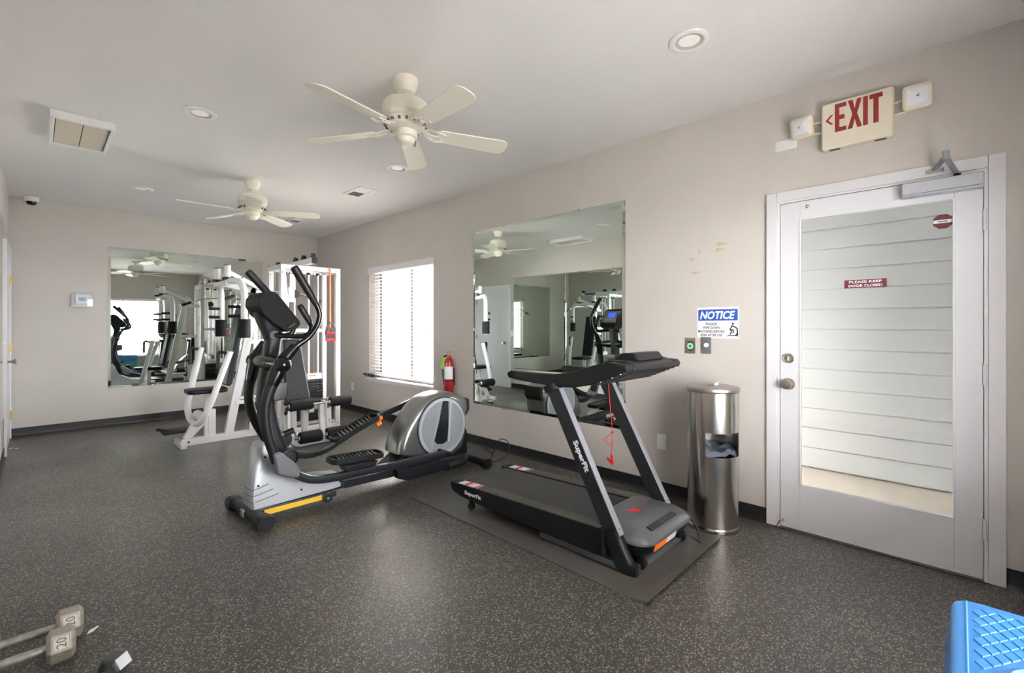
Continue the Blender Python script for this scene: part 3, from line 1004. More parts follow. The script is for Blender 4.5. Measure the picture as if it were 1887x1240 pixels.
# ------------------------------------------------------------------ fire extinguisher
ex, ey = 3.215, 4.11
r = thing('fire_extinguisher', 'red fire extinguisher with green tag hung on the wall', 'fire extinguisher', (ex, ey, .46))
mk('cylinder', lathe([(0, 0), (.045, 0), (.054, .012), (.054, .39), (.048, .425), (.03, .452), (.02, .462), (0, .462)], (ex, ey, .46), n=28), 'ext_red', r)
mk('valve', lathe([(0, 0), (.016, 0), (.018, .02), (.012, .03), (.012, .045), (0, .045)], (ex, ey, .918)), 'brass', r)
mk('lever', bar((ex - .01, ey + .02, .975), (ex - .03, ey - .085, .985), .016, .006), 'red', r, .002)
mk('carry_handle', bar((ex - .01, ey + .02, .95), (ex - .03, ey - .08, .925), .016, .006), 'red', r, .002)
mk('safety_pin', ball((ex, ey + .02, .985), .009), 'green_tag', r)
mk('hose', tube(smooth_path([(ex, ey + .01, .935), (ex - .02, ey + .06, .925), (ex - .02, ey + .085, .85), (ex - .02, ey + .078, .73), (ex - .02, ey + .062, .655)], 6), .011, 10), 'rubber_black', r)
mk('nozzle', cyl((ex - .02, ey + .062, .66), (ex - .02, ey + .056, .61), .013, .009, n=12), 'rubber_black', r)
mk('strap', lathe([(.0545, 0), (.0565, 0), (.0565, .014), (.0545, .014), (.0545, 0)], (ex, ey, .655), n=28), 'rubber_black', r)
vs_, fs_ = [], []
for i in range(13):
    a = radians(165 + i * 10)
    for z in (.68, .82):
        vs_.append((ex + .0552 * cos(a), ey + .0552 * sin(a), z))
for i in range(12):
    fs_.append((2 * i, 2 * i + 2, 2 * i + 3, 2 * i + 1))
lb_ = mk('paper_label', (vs_, fs_), 'sign_white', r)
mk('label_print', prism([(ex - .0575, ey + .004 + a, .70 + b) for a, b in ((0, 0), (.03, 0), (.03, .08), (0, .08))], (-.0006, 0, 0)), 'ink_grey', lb_, smooth=False)
mk('wall_bracket', box((ex + .03, ey - .02, .60), (WX - .0005, ey + .02, .80)), 'plastic_black', r, .003)
tgd = V((0, .28, -1)).normalized()
tp = V((ex - .062, ey + .012, .925))
tq = tgd.cross(V((-1, 0, 0)))
mk('inspection_tag', prism([tp + tq * a + tgd * b for a, b in ((-.016, 0), (.016, 0), (.026, .015), (.026, .135), (-.026, .135), (-.026, .015))], (-.0012, 0, 0)), 'green_tag', r, smooth=False)

# ------------------------------------------------------------------ treadmill mat
vs_, fs_ = [], []
mx0, mx1, my0, my1 = 1.93, 2.853, 1.022, 2.915
n_u, n_v = 10, 20
for j in range(n_v + 1):
    for i in range(n_u + 1):
        x = mx0 + (mx1 - mx0) * i / n_u
        y = my0 + (my1 - my0) * (j / n_v) ** 1.6
        z = .006 + .0006 * sin(x * 9 + y * 4) + .013 * math.exp(-((y - my0) / .05) ** 2)
        vs_.append((x, y, z))
for j in range(n_v):
    for i in range(n_u):
        a = j * (n_u + 1) + i
        fs_.append((a, a + 1, a + n_u + 2, a + n_u + 1))
ring = [i for i in range(n_u + 1)] + [j * (n_u + 1) + n_u for j in range(1, n_v + 1)] + [n_v * (n_u + 1) + i for i in range(n_u - 1, -1, -1)] + [j * (n_u + 1) for j in range(n_v - 1, 0, -1)]
nb_ = len(vs_)
for i in ring:
    vs_.append((vs_[i][0], vs_[i][1], .0004 if vs_[i][1] > my0 + .001 else vs_[i][2] - .005))
for k in range(len(ring)):
    k2 = (k + 1) % len(ring)
    fs_.append((ring[k], nb_ + k, nb_ + k2, ring[k2]))
fs_.append(tuple(nb_ + k for k in range(len(ring))))
o = mk('floor_mat', (vs_, fs_), 'mat_rubber', origin=((mx0 + mx1) / 2, (my0 + my1) / 2, 0))
tag(o, 'thin dark grey rubber mat under the treadmill', 'mat')

# ------------------------------------------------------------------ treadmill
MZ = .0068
r = thing('treadmill', 'black and grey folding treadmill on the rubber mat', 'treadmill', (2.36, 1.9, MZ))
rail = [(2.605, .168), (2.60, .135), (2.57, .105), (2.50, .09), (2.30, .08), (1.34, .068), (1.34, .214), (2.30, .180)]
for x0, x1 in ((2.05, 2.135), (2.555, 2.64)):
    sr = mk('side_rail', prism_yz(rail, x0, x1), 'plastic_black', r, .006)
    ridge_z = lambda y: .180 + (.214 - .180) * (2.30 - y) / .96 if y < 2.3 else .180 - (y - 2.3) * .04
    mk('foot_rail', prism_yz([(2.36, ridge_z(2.36) - .001), (1.36, ridge_z(1.36) - .001), (1.36, ridge_z(1.36) + .004), (2.36, ridge_z(2.36) + .004)], x0 + .006, x1 - .004), 'foot_rail', sr, .001, 1)
    for k in range(4):
        x = x0 + .016 + k * .018
        mk('grip_ridge', prism_yz([(2.34, ridge_z(2.34) + .003), (1.37, ridge_z(1.37) + .003), (1.37, ridge_z(1.37) + .0075), (2.34, ridge_z(2.34) + .0075)], x, x + .007), 'foot_rail', sr, .001, 1)
    ws = mk('warning_sticker', prism_yz([(2.525, ridge_z(2.525) + .0005), (2.325, ridge_z(2.325) + .0005), (2.325, ridge_z(2.325) + .0068), (2.525, ridge_z(2.525) + .0018)], x0 + .008, x1 - .012), 'sign_white', sr, smooth=False)
    for y in (2.335, 2.435):
        mk('sticker_stripe', prism_yz([(y + .012, ridge_z(y) + .002), (y - .008, ridge_z(y) + .002), (y - .008, ridge_z(y) + .008), (y + .012, ridge_z(y) + .0075)], x0 + .007, x1 - .011), 'red', ws, smooth=False)
mk('running_belt', prism_yz([(2.55, .165), (2.58, .15), (2.585, .13), (2.55, .11), (1.37, .15), (1.37, .206)], 2.137, 2.553), 'belt', r, .004)
mk('rear_roller', cyl((2.137, 2.55, .135), (2.553, 2.55, .135), .026), 'steel', r)
lettering('brand_lettering', 'SuperFit', (2.0498, 2.362, .127), NY, PZ, .168, .034, 'sign_white', r, .0008, bold=.035)
for y in (2.42,):
    for x in (2.09, 2.6):
        ft = mk('rear_foot', cyl((x, y, MZ), (x, y, .085), .016, n=12), 'rubber_black', r)
        mk('foot_wheel', cyl((x - .014, y, .03), (x + .014, y, .03), .022, n=14), 'rubber_black', ft)
mk('deck_pan', box((2.14, 1.42, .07), (2.55, 2.5, .105)), 'plastic_black', r, .006)
# motor hood, grey top shell and black belly
hood = [(1.475, .225), (1.45, .238), (1.38, .262), (1.30, .268), (1.22, .25), (1.155, .21), (1.125, .168), (1.13, .150), (1.475, .150)]
def ring_loft(rings, n=5):
    # rings: (x0, x1, y0, y1, z, corner radius)
    vs_, fs_ = [], []
    for x0, x1, y0, y1, z, rad in rings:
        for a, b in rrect(x1 - x0, y1 - y0, rad, n):
            vs_.append(((x0 + x1) / 2 + a, (y0 + y1) / 2 + b, z))
    m_ = 4 * (n + 1)
    fs_ = [tuple(range(m_ - 1, -1, -1)), tuple(range((len(rings) - 1) * m_, len(rings) * m_))]
    for i in range(len(rings) - 1):
        for k in range(m_):
            fs_.append((i * m_ + k, i * m_ + (k + 1) % m_, (i + 1) * m_ + (k + 1) % m_, (i + 1) * m_ + k))
    return vs_, fs_


hs = mk('motor_hood', ring_loft([(2.125, 2.705, 1.118, 1.478, .148, .10), (2.122, 2.708, 1.115, 1.478, .162, .10), (2.13, 2.70, 1.126, 1.478, .175, .10), (2.145, 2.685, 1.155, 1.476, .191, .10), (2.175, 2.655, 1.20, 1.470, .208, .09), (2.22, 2.61, 1.25, 1.455, .219, .08), (2.27, 2.56, 1.285, 1.43, .2235, .06)]), 'tm_grey', r, sharp=60)
mk('hood_base', ring_loft([(2.17, 2.66, 1.20, 1.47, .06, .08), (2.15, 2.68, 1.165, 1.475, .075, .09), (2.135, 2.695, 1.135, 1.478, .11, .10), (2.13, 2.70, 1.125, 1.478, .15, .10)]), 'plastic_black', r, sharp=60)
mk('red_emblem', prism([(2.33, 1.36, .2235), (2.41, 1.34, .2235), (2.37, 1.315, .2235)], (0, 0, .0015)), 'red', hs, smooth=False)
mk('red_emblem', prism([(2.39, 1.33, .2235), (2.405, 1.295, .2235), (2.35, 1.315, .2235)], (0, 0, .0015)), 'red', hs, smooth=False)
vd = V((0, .93, .36)).normalized()
vn = V((0, -.36, .93)).normalized()
vg = mk('vent_grille', obox((2.40, 1.178, .1995), (.30, .034, .008), PX, vd), 'plastic_black', hs, .002)
for k in range(13):
    mk('vent_fin', obox(V((2.268 + k * .022, 1.178, .1995)) + vn * .005, (.006, .03, .004), PX, vd), 'plastic_grey', vg)
mk('orange_label', obox((2.285, 1.1305, .124), (.13, .036, .003), PX, (0, -.25, .97)), 'orange', hs, smooth=False)
mk('silver_label', obox((2.41, 1.1305, .124), (.11, .034, .003), PX, (0, -.25, .97)), 'sign_white', hs, smooth=False)
mk('power_inlet', box((2.50, 1.125, .085), (2.56, 1.16, .115)), 'plastic_black', hs, .003)
mk('transport_wheel', cyl((2.155, 1.175, .05), (2.185, 1.175, .05), .026, n=16), 'rubber_black', r)
mk('front_crossbar', box((2.13, 1.175, MZ + .006), (2.67, 1.215, .05)), 'tm_grey', r, .005)
mk('base_rail', box((2.085, 1.2, MZ + .008), (2.125, 1.80, .05)), 'tm_grey', r, .006)
mk('base_rail', box((2.635, 1.2, MZ + .008), (2.675, 1.80, .05)), 'tm_grey', r, .006)
mk('leveling_foot', cyl((2.105, 1.78, MZ), (2.105, 1.78, .02), .014, n=12), 'rubber_black', r)
for xc, s_ in ((2.108, -1), (2.655, 1)):
    up_ = mk('upright', bar((xc, 1.292, .165), (xc, 1.705, .92), .05, .088, up=(0, -.877, .48)), 'tm_upright', r, .006)
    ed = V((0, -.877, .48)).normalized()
    mk('upright_lit_edge', bar(V((xc, 1.294, .168)) + ed * .0445, V((xc, 1.703, .915)) + ed * .0445, .042, .004, up=ed), 'tm_edge_lit', up_, .001, 1)  # paler strip, window light on the front face put in as colour
    path = smooth_path([(xc, 1.165, .034), (xc, 1.215, .042), (xc, 1.262, .085), (xc, 1.315, .20)], 5)
    n_ = len(path)
    mk('upright_boot', sweep(path, rrect(.062, .10, .02), up=(0, -.2, 1), scales=[.55 + .45 * min(1, k / (n_ * .5)) for k in range(n_)]), 'plastic_dark', r)
    if s_ < 0:
        xd = V((0, -.48, -.877))
        lettering('brand_lettering', 'SuperFit', (xc - .0252, 1.497, .556), xd, V((-1, 0, 0)).cross(xd), .175, .045, 'sign_white', up_, .0008, bold=.035)
arm = [(2.055, .982), (2.06, .965), (2.045, .945), (1.95, .936), (1.70, .924), (1.55, .928), (1.42, .955), (1.30, 1.0), (1.20, 1.045), (1.215, 1.075), (1.32, 1.082), (1.42, 1.06), (1.54, 1.02), (1.68, .994), (1.85, .988), (2.03, .992)]
for x0 in (2.072, 2.622):
    ar = mk('handrail', prism_yz(arm, x0, x0 + .072), 'plastic_black', r, .016, 3)
    mk('collar', cyl((x0 + .036, 1.70, .895), (x0 + .036, 1.715, .93), .058, n=20), 'plastic_black', ar)
cons = [(1.50, .965), (1.42, 1.055), (1.38, 1.085), (1.27, 1.092), (1.195, 1.062), (1.20, 1.035), (1.32, .985), (1.42, .95)]
co = mk('console', prism_yz(cons, 2.144, 2.622), 'plastic_black', r, .012, 3)
mk('console_hood', prism_yz([(1.40, 1.078), (1.35, 1.122), (1.27, 1.126), (1.235, 1.085)], 2.25, 2.55), 'plastic_black', co, .01, 3)
mk('console_screen', obox((2.40, 1.455, 1.02), (.36, .09, .004), PX, (0, -.62, .78)), 'gloss_black', co, .001, 1)
for k in range(7):
    y = 1.215 + k * .03
    mk('underside_rib', bar((2.08, y, 1.037 - (y - 1.215) * .42), (2.69, y, 1.037 - (y - 1.215) * .42), .01, .012), 'plastic_black', co, .002, 1)
for y, z in ((1.45, .942), (1.36, .972), (1.29, 1.0), (1.24, 1.022)):
    mk('screw', ball((2.07, y, z + .004), .005, n=10), 'chrome', co)
mk('power_cord', tube(smooth_path([(2.53, 1.14, .10), (2.545, 1.10, .098), (2.60, 1.06, .06), (2.66, 1.075, .03), (2.70, 1.10, .06), (2.70, 1.13, .12), (2.69, 1.16, .14)], 6), .005, 8), 'rubber_black', r)

r = thing('safety_key', 'red treadmill safety cord with clip hanging under the console', 'safety key', (2.40, 1.50, .45))
mk('cord', tube(smooth_path([(2.40, 1.52, .935), (2.4, 1.51, .80), (2.4, 1.495, .64), (2.4, 1.50, .49)], 4), .0022, 6), 'red', r)
mk('cord_loop', tube(smooth_path([(2.4, 1.495, .64), (2.39, 1.53, .60), (2.395, 1.55, .585), (2.4, 1.53, .57), (2.40, 1.498, .555)], 5), .0022, 6), 'red', r)
cl = mk('clip', bar((2.40, 1.50, .50), (2.40, 1.49, .445), .014, .01, up=PX), 'red', r, .003)
mk('clip_jaw', bar((2.40, 1.53, .478), (2.40, 1.487, .443), .014, .006, up=PX), 'red', cl, .002)
mk('cord_knot', ball((2.40, 1.492, .638), .006, n=8), 'red_dark', r)

# ------------------------------------------------------------------ stainless wipes bin
bx, by, R_ = 3.012, 1.135, .153
r = thing('waste_bin', 'tall round stainless steel wipes dispenser bin beside the door', 'trash can', (bx, by, 0))
NA = 72
face = math.atan2(-by, -bx)               # towards the middle of the room
zs = [.03, .469, .616, .862]
vs_, fs_ = [], []
for rr in (R_, R_ - .004):
    for z in zs:
        for k in range(NA):
            a = 2 * pi * k / NA
            vs_.append((bx + rr * cos(a), by + rr * sin(a), z))
idx_ = lambda s_, j, k: s_ * 4 * NA + j * NA + (k % NA)


def is_open(j, k):
    if j != 1:
        return False
    a = (2 * pi * (k + .5) / NA - face + pi) % (2 * pi) - pi
    return radians(-17) < a < radians(74)


for j in range(3):
    for k in range(NA):
        if is_open(j, k):
            continue
        for s_ in (0, 1):
            fs_.append((idx_(s_, j, k), idx_(s_, j, k + 1), idx_(s_, j + 1, k + 1), idx_(s_, j + 1, k)))
for k in range(NA):
    if is_open(1, k):
        fs_.append((idx_(0, 1, k), idx_(0, 1, k + 1), idx_(1, 1, k + 1), idx_(1, 1, k)))
        fs_.append((idx_(0, 2, k), idx_(0, 2, k + 1), idx_(1, 2, k + 1), idx_(1, 2, k)))
    if is_open(1, k) != is_open(1, k - 1):
        fs_.append((idx_(0, 1, k), idx_(1, 1, k), idx_(1, 2, k), idx_(0, 2, k)))
for k in range(NA):
    fs_.append((idx_(0, 0, k), idx_(0, 0, k + 1), idx_(1, 0, k + 1), idx_(1, 0, k)))
    fs_.append((idx_(0, 3, k), idx_(0, 3, k + 1), idx_(1, 3, k + 1), idx_(1, 3, k)))
mk('bin_body', (vs_, fs_), 'steel', r)
mk('base_ring', lathe([(0, .001), (R_ + .004, .001), (R_ + .006, .006), (R_ + .006, .024), (R_ + .001, .032), (0, .032)], (bx, by, 0), n=48), 'steel', r)
ld = mk('lid', lathe([(0, .858), (R_ + .002, .858), (R_ + .005, .863), (R_ + .005, .882), (R_ + .001, .888), (R_ - .02, .892), (0, .896)], (bx, by, 0), n=48), 'steel_brushed', r)
mk('wipe_slot', obox((bx - .02, by, .8965), (.05, .012, .002), (.7, -.7, 0), (.7, .7, 0)), 'vent_dark', ld)
mk('wipe_sheet', prism([(bx - .01, by - .012, .896), (bx + .012, by - .03, .897), (bx + .015, by - .032, .915), (bx - .004, by - .016, .908)], (.004, .006, 0)), 'plastic_white', ld, smooth=False)
mk('inner_liner', lathe([(0, .06), (R_ - .012, .06), (R_ - .012, .45), (R_ - .016, .45), (R_ - .02, .1), (0, .1)], (bx, by, 0), n=32), 'steel', r)
mk('inner_shelf', lathe([(0, .63), (R_ - .006, .63), (R_ - .006, .66), (0, .66)], (bx, by, 0), n=32), 'plastic_dark', r)
vs_, fs_ = [], []
for j in range(7):
    rr = (R_ - .013) * j / 6
    for k in range(28):
        a = 2 * pi * k / 28
        vs_.append((bx + rr * cos(a), by + rr * sin(a), .505 - .02 * (1 - j / 6) + .012 * sin(5 * a + j) * (j / 6) + .01 * sin(9 * a) * j / 6 - (.03 if j == 6 else 0)))
for j in range(6):
    for k in range(28):
        fs_.append((j * 28 + k, j * 28 + (k + 1) % 28, (j + 1) * 28 + (k + 1) % 28, (j + 1) * 28 + k))
mk('trash_bag', (vs_, fs_), 'bag_grey', r)

# ------------------------------------------------------------------ elliptical trainer (front at low X, flywheel towards the window wall)
r = thing('elliptical_trainer', 'silver and black elliptical trainer in the middle of the room', 'exercise machine', (1.85, 3.36, 0))
EY = 3.36
mk('front_stabilizer', sweep([(.955, 3.62, .052), (.985, 3.12, .052)], rrect(.075, .07, .03, 4)), 'plastic_dark', r)
for y, x in ((3.125, .985), (3.615, .955)):
    sg = -1 if y < EY else 1
    cp = mk('stabilizer_cap', sweep([(x, y - .05 * sg, .048), (x, y, .048), (x + .004, y + .045 * sg, .046)], rrect(.115, .088, .04, 4), scales=[.9, 1, .92]), 'rubber_black', r)
    mk('cap_inset', sweep([(x + .004, y + .04 * sg, .046), (x + .004, y + .049 * sg, .046)], rrect(.085, .055, .025, 4)), 'plastic_dark', cp)
mk('transport_foot', box((.925, 3.33, .03), (.95, 3.39, .075)), 'aluminium', r, .006)
# silver base shroud
shr = [(.962, .085), (.958, .16), (.968, .26), (.992, .46), (1.012, .495), (1.05, .502), (1.085, .47), (1.10, .40), (1.13, .325), (1.19, .275), (1.25, .245), (1.30, .215), (1.335, .19), (1.37, .186), (1.41, .192), (1.58, .165), (1.602, .135), (1.60, .098), (1.50, .09)]
vs_, fs_ = [], []
ns = len(shr)
for yy, ins in ((EY - .105, .012), (EY - .085, 0), (EY + .085, 0), (EY + .105, .012)):
    for x, z in shr:
        cx_, cz_ = 1.25, .2
        d = math.hypot(x - cx_, z - cz_)
        k_ = 1 - ins / d
        taper = 1 - .38 * max(0, (z - .10)) / .4 * (1 if x < 1.12 else .3)
        vs_.append((cx_ + (x - cx_) * k_, EY + (yy - EY) * taper, cz_ + (z - cz_) * k_))
for i in range(3):
    for k in range(ns):
        k2 = (k + 1) % ns
        fs_.append((i * ns + k, i * ns + k2, (i + 1) * ns + k2, (i + 1) * ns + k))
fs_ += [tuple(range(ns - 1, -1, -1)), tuple(range(3 * ns, 4 * ns))]
sh = mk('base_shroud', (vs_, fs_), 'shroud_silver', r, sharp=50)
for z, x1 in ((.225, 1.06), (.185, 1.09), (.145, 1.12)):
    mk('shroud_groove', tube(smooth_path([(.957, EY + .03, z - .012), (.959, EY - .07, z - .012), (.985, EY - .1015, z - .008), (x1, EY - .1035, z + .012)], 4), .0022, 6), 'plastic_grey', sh)
for x, z in ((1.0, .235), (1.27, .145), (1.545, .135), (1.045, .41)):
    mk('shroud_screw', ball((x, EY - .106 + max(0, z - .1) * .08, z), .007, n=10), 'plastic_black', sh)
mk('roller_track', box((.99, 3.215, .05), (1.50, 3.26, .088)), 'rail_black', r, .004)
mk('yellow_strip', box((1.02, 3.2115, .053), (1.395, 3.2155, .086)), 'yellow', r, smooth=False)
mk('roller_wheel', cyl((1.425, 3.185, .062), (1.425, 3.222, .062), .032, n=20), 'rubber_black', r)
mk('wheel_bolt', ball((1.425, 3.184, .062), .009, n=10), 'aluminium', r)
mk('frame_beam', bar((1.05, EY, .085), (2.74, EY, .085), .09, .05), 'rail_black', r, .006)
mk('lower_guard', prism_xz([(1.55, .15), (1.95, .145), (2.02, .10), (1.95, .085), (1.55, .095)], 3.20, 3.27), 'rail_black', r, .004)
mk('pivot_guard', prism_xz([(1.955, .145), (2.62, .135), (2.66, .05), (2.05, .045), (1.96, .08)], 3.14, 3.20), 'plastic_dark', r, .008)
# rear housing
hb = mk('housing_base', prism_xz([(1.90, .105), (2.06, .20), (2.14, .26), (2.74, .34), (2.765, .30), (2.765, .06), (1.92, .06)], EY - .10, EY + .10), 'plastic_black', r, .01)
hp = [(2.03, .23), (2.045, .31), (2.08, .40), (2.12, .465), (2.165, .525), (2.21, .578), (2.27, .63), (2.33, .662), (2.41, .684), (2.50, .692), (2.58, .684), (2.645, .664), (2.70, .636), (2.745, .60), (2.755, .52), (2.735, .46), (2.735, .30), (2.70, .18), (2.60, .12), (2.2, .15), (2.10, .20)]
vs_, fs_ = [], []
ns = len(hp)
for yy, ins in ((EY - .135, .05), (EY - .128, .024), (EY - .105, .006), (EY - .05, 0), (EY + .05, 0), (EY + .105, .006), (EY + .128, .024), (EY + .135, .05)):
    for x, z in hp:
        d = math.hypot(x - 2.45, z - .40)
        k_ = 1 - ins / d
        vs_.append((2.45 + (x - 2.45) * k_, yy, .40 + (z - .40) * k_))
for i in range(7):
    for k in range(ns):
        k2 = (k + 1) % ns
        fs_.append((i * ns + k, i * ns + k2, (i + 1) * ns + k2, (i + 1) * ns + k))
fs_ += [tuple(range(ns - 1, -1, -1)), tuple(range(7 * ns, 8 * ns))]
mk('housing_shell', (vs_, fs_), 'housing_silver', r, sharp=60)
rc = mk('rear_vent_cap', prism_xz([(2.675, .575), (2.755, .612), (2.775, .60), (2.775, .50), (2.74, .455), (2.70, .47)], EY - .115, EY + .115), 'plastic_black', r, .006)
for k in range(4):
    mk('vent_rib', box((2.772, EY - .11, .505 + k * .024), (2.785, EY + .11, .517 + k * .024)), 'plastic_black', rc, .002, 1)
for sg in (-1, 1):
    yf = EY + sg * .137
    n = (0, sg, 0)
    C_ = (2.45, yf, .40)
    dk = mk('crank_disc', lathe([(0, -.01), (.248, -.01), (.25, .004), (.245, .010), (.225, .012), (.222, .008), (0, .008)], C_, n, 48), 'disc_grey', r)
    mk('disc_shadow_gap', lathe([(.249, -.012), (.257, -.012), (.257, .002), (.249, .002), (.249, -.012)], C_, n, 48), 'plastic_black', dk)
    mk('disc_rim', lathe([(.222, .006), (.246, .006), (.246, .013), (.222, .014), (.222, .006)], C_, n, 48), 'disc_rim', dk)
    P_ = lambda a, b, d_: (2.45 + a, yf + sg * d_, .40 + b)
    mk('disc_slot', prism([P_(a, b, .007) for a, b in ((.0, .225), (.06, .222), (.062, .0), (.048, -.13), (.0, -.15), (-.06, -.14), (-.09, -.11), (-.04, .05))], (0, sg * .004, 0)), 'plastic_dark', dk, .002, 1)
    mk('disc_spoke', bar(P_(.086, .215, .010), P_(.06, -.14, .010), .022, .008, up=n), 'disc_rim', dk, .002, 1)
    mk('disc_spoke', bar(P_(-.018, .222, .010), P_(-.125, -.19, .010), .008, .008, up=n), 'disc_rim', dk, .002, 1)
mk('rear_bracket', tube(smooth_path([(2.45, 3.16, .07), (2.62, 3.17, .072), (2.74, 3.26, .072), (2.79, 3.32, .06)], 5), .036, 12), 'plastic_dark', r)
mk('rear_stabilizer', sweep([(2.80, 3.70, .05), (2.80, 3.05, .05)], rrect(.07, .075, .03, 4)), 'plastic_dark', r)
for y in (3.045, 3.70):
    mk('stabilizer_cap', sweep([(2.80, y - .03, .046), (2.80, y + .03, .046)], rrect(.088, .088, .035, 4)), 'rubber_black', r)
mk('power_cord', tube(smooth_path([(2.79, 3.14, .06), (2.86, 3.10, .03), (2.99, 3.08, .02), (3.09, 3.05, .07), (3.10, 3.06, .17), (3.06, 3.12, .20), (3.03, 3.17, .12), (3.03, 3.22, .015), (3.15, 3.35, .012), (3.25, 3.6, .012)], 6), .004, 8), 'rubber_black', r)
mk('cord_label', obox((2.875, 3.095, .036), (.03, .012, .012), (1, -.2, 0), (0, 0, 1)), 'sign_white', r)
# mast
mp_ = smooth_path([(1.175, EY, .30), (1.135, EY, .47), (1.095, EY, .60), (1.075, EY, .75), (1.08, EY, .90), (1.10, EY, 1.05), (1.125, EY, 1.22)], 5)
nm = len(mp_)
mk('mast', sweep(mp_, rrect(.10, .105, .032, 4), up=(0, 1, 0), scales=[1.15 - .25 * k / nm for k in range(nm)]), 'plastic_dark', r)
mk('neck', sweep(smooth_path([(1.12, EY, 1.18), (1.11, EY, 1.26), (1.085, EY, 1.38)], 4), rrect(.13, .12, .03, 4), up=(0, 1, 0), scales=[.75, .8, .85, .92, 1.0, 1.08, 1.15, 1.2, 1.25]), 'plastic_dark', r)
bh = mk('bottle_holder', prism_xz([(1.10, .895), (1.195, .89), (1.20, .83), (1.185, .775), (1.10, .765)], EY - .07, EY + .05), 'rail_black', r, .01)
kb = mk('adjust_knob', cyl((1.175, EY - .05, .535), (1.235, EY - .065, .555), .019, .021, n=14), 'rubber_black', r)
mk('knob_stem', cyl((1.13, EY - .04, .52), (1.18, EY - .052, .537), .009, n=10), 'chrome', kb)
# swing-arm axle and arms
PVX, PVZ = 1.087, 1.026
mk('axle_cover', lathe([(.036, -.20), (.05, -.12), (.056, 0), (.05, .12), (.036, .20), (0, .20), (0, -.20), (.036, -.20)], (PVX, EY, PVZ), PY, 24), 'gloss_black', r)


def rot(pts, ang):
    c_, s_ = cos(ang), sin(ang)
    return [(PVX + (x - PVX) * c_ - (z - PVZ) * s_, y, PVZ + (x - PVX) * s_ + (z - PVZ) * c_) for x, y, z in pts]


for sg, ang, yy in ((-1, 0.0, 3.115), (1, radians(11), 3.615)):
    yo = yy + sg * .01
    mk('axle_cap', ball((PVX, yy + sg * .022, PVZ), .054, .052, 22, axis=PY), 'gloss_black', r)
    mk('arm_sleeve', tube(rot([(PVX, yy, PVZ), (1.062, yy, .97), (1.03, yy, .895)], ang), .04, 16, up=PY, radii=[.046, .046, .036]), 'gloss_black', r)
    hb_ = smooth_path(rot([(1.10, yy, 1.05), (1.173, yy, 1.133), (1.254, yo, 1.195), (1.311, yo, 1.271), (1.330, yo, 1.338), (1.322, yo, 1.388), (1.300, yo, 1.43)], ang), 6)
    mk('swing_handle', tube(hb_, .0175, 14, up=PY), 'gloss_black', r)
    gp = smooth_path(rot([(1.306, yo, 1.42), (1.27, yo, 1.48), (1.22, yo, 1.562), (1.178, yo, 1.632), (1.16, yo, 1.658)], ang), 4)
    gr = mk('handle_grip', tube(gp, .024, 14, up=PY, radii=[.020 + .006 * min(1, i / 6) for i in range(len(gp) - 2)] + [.026, .017]), 'rubber_black', r)
    mk('arm_sleeve', tube(rot([(1.085, yy, 1.035), (1.125, yy, 1.082), (1.175, yy, 1.138)], ang), .036, 16, up=PY, radii=[.043, .037, .031]), 'gloss_black', r)
    la = smooth_path(rot([(1.075, yy, 1.01), (1.04, yy, .92), (1.005, yy, .82), (.992, yy, .72), (1.005, yy, .60), (1.045, yy, .46), (1.06, yy, .41)], ang), 6)
    mk('lower_arm', tube(la, .031, 14, up=PY, radii=[.042 - .011 * min(1, i / 14) for i in range(len(la))]), 'plastic_dark', r)
    # boot that joins the arm to the foot rail
    bt = rot([(1.025, yy, .48), (1.075, yy, .475), (1.11, yy, .44), (1.165, yy, .385), (1.20, yy, .335), (1.185, yy, .285), (1.11, yy, .305), (1.05, yy, .335), (1.04, yy, .40)], ang)
    mk('arm_boot', prism([V(p) - V((0, .045, 0)) for p in bt], (0, .09, 0)), 'plastic_grey', r, .018, 3)
    bc = rot([(1.135, yy, .40)], ang)[0]
    mk('boot_cap', lathe([(0, 0), (.058, 0), (.06, .006), (.058, .03), (.048, .034), (.044, .028), (0, .03)], (bc[0] + .012, yy - sg * .05, bc[2] + .012), (0, sg, 0), 28), 'plastic_black', r)
    if sg < 0:
        path = smooth_path([(1.13, yy, .345), (1.19, yy, .295), (1.26, yy, .255), (1.35, yy, .232), (1.46, yy, .221), (1.62, yy, .216), (1.9, yy, .205), (2.40, yy, .196)], 5)
    else:
        path = smooth_path([(1.25, yy, .345), (1.36, yy, .300), (1.48, yy, .277), (1.60, yy, .295), (1.71, yy, .343), (1.88, yy, .418), (2.03, yy, .482), (2.43, yy, .585)], 5)
    mk('foot_rail', sweep(path, rrect(.045, .052, .008, 2)), 'rail_black', r)
    e = path[-1]
    mk('crank_bolt', cyl((e[0] + .01, yy - .03, e[2]), (e[0] + .01, EY + sg * .13, e[2]), .022, n=16), 'plastic_black', r)


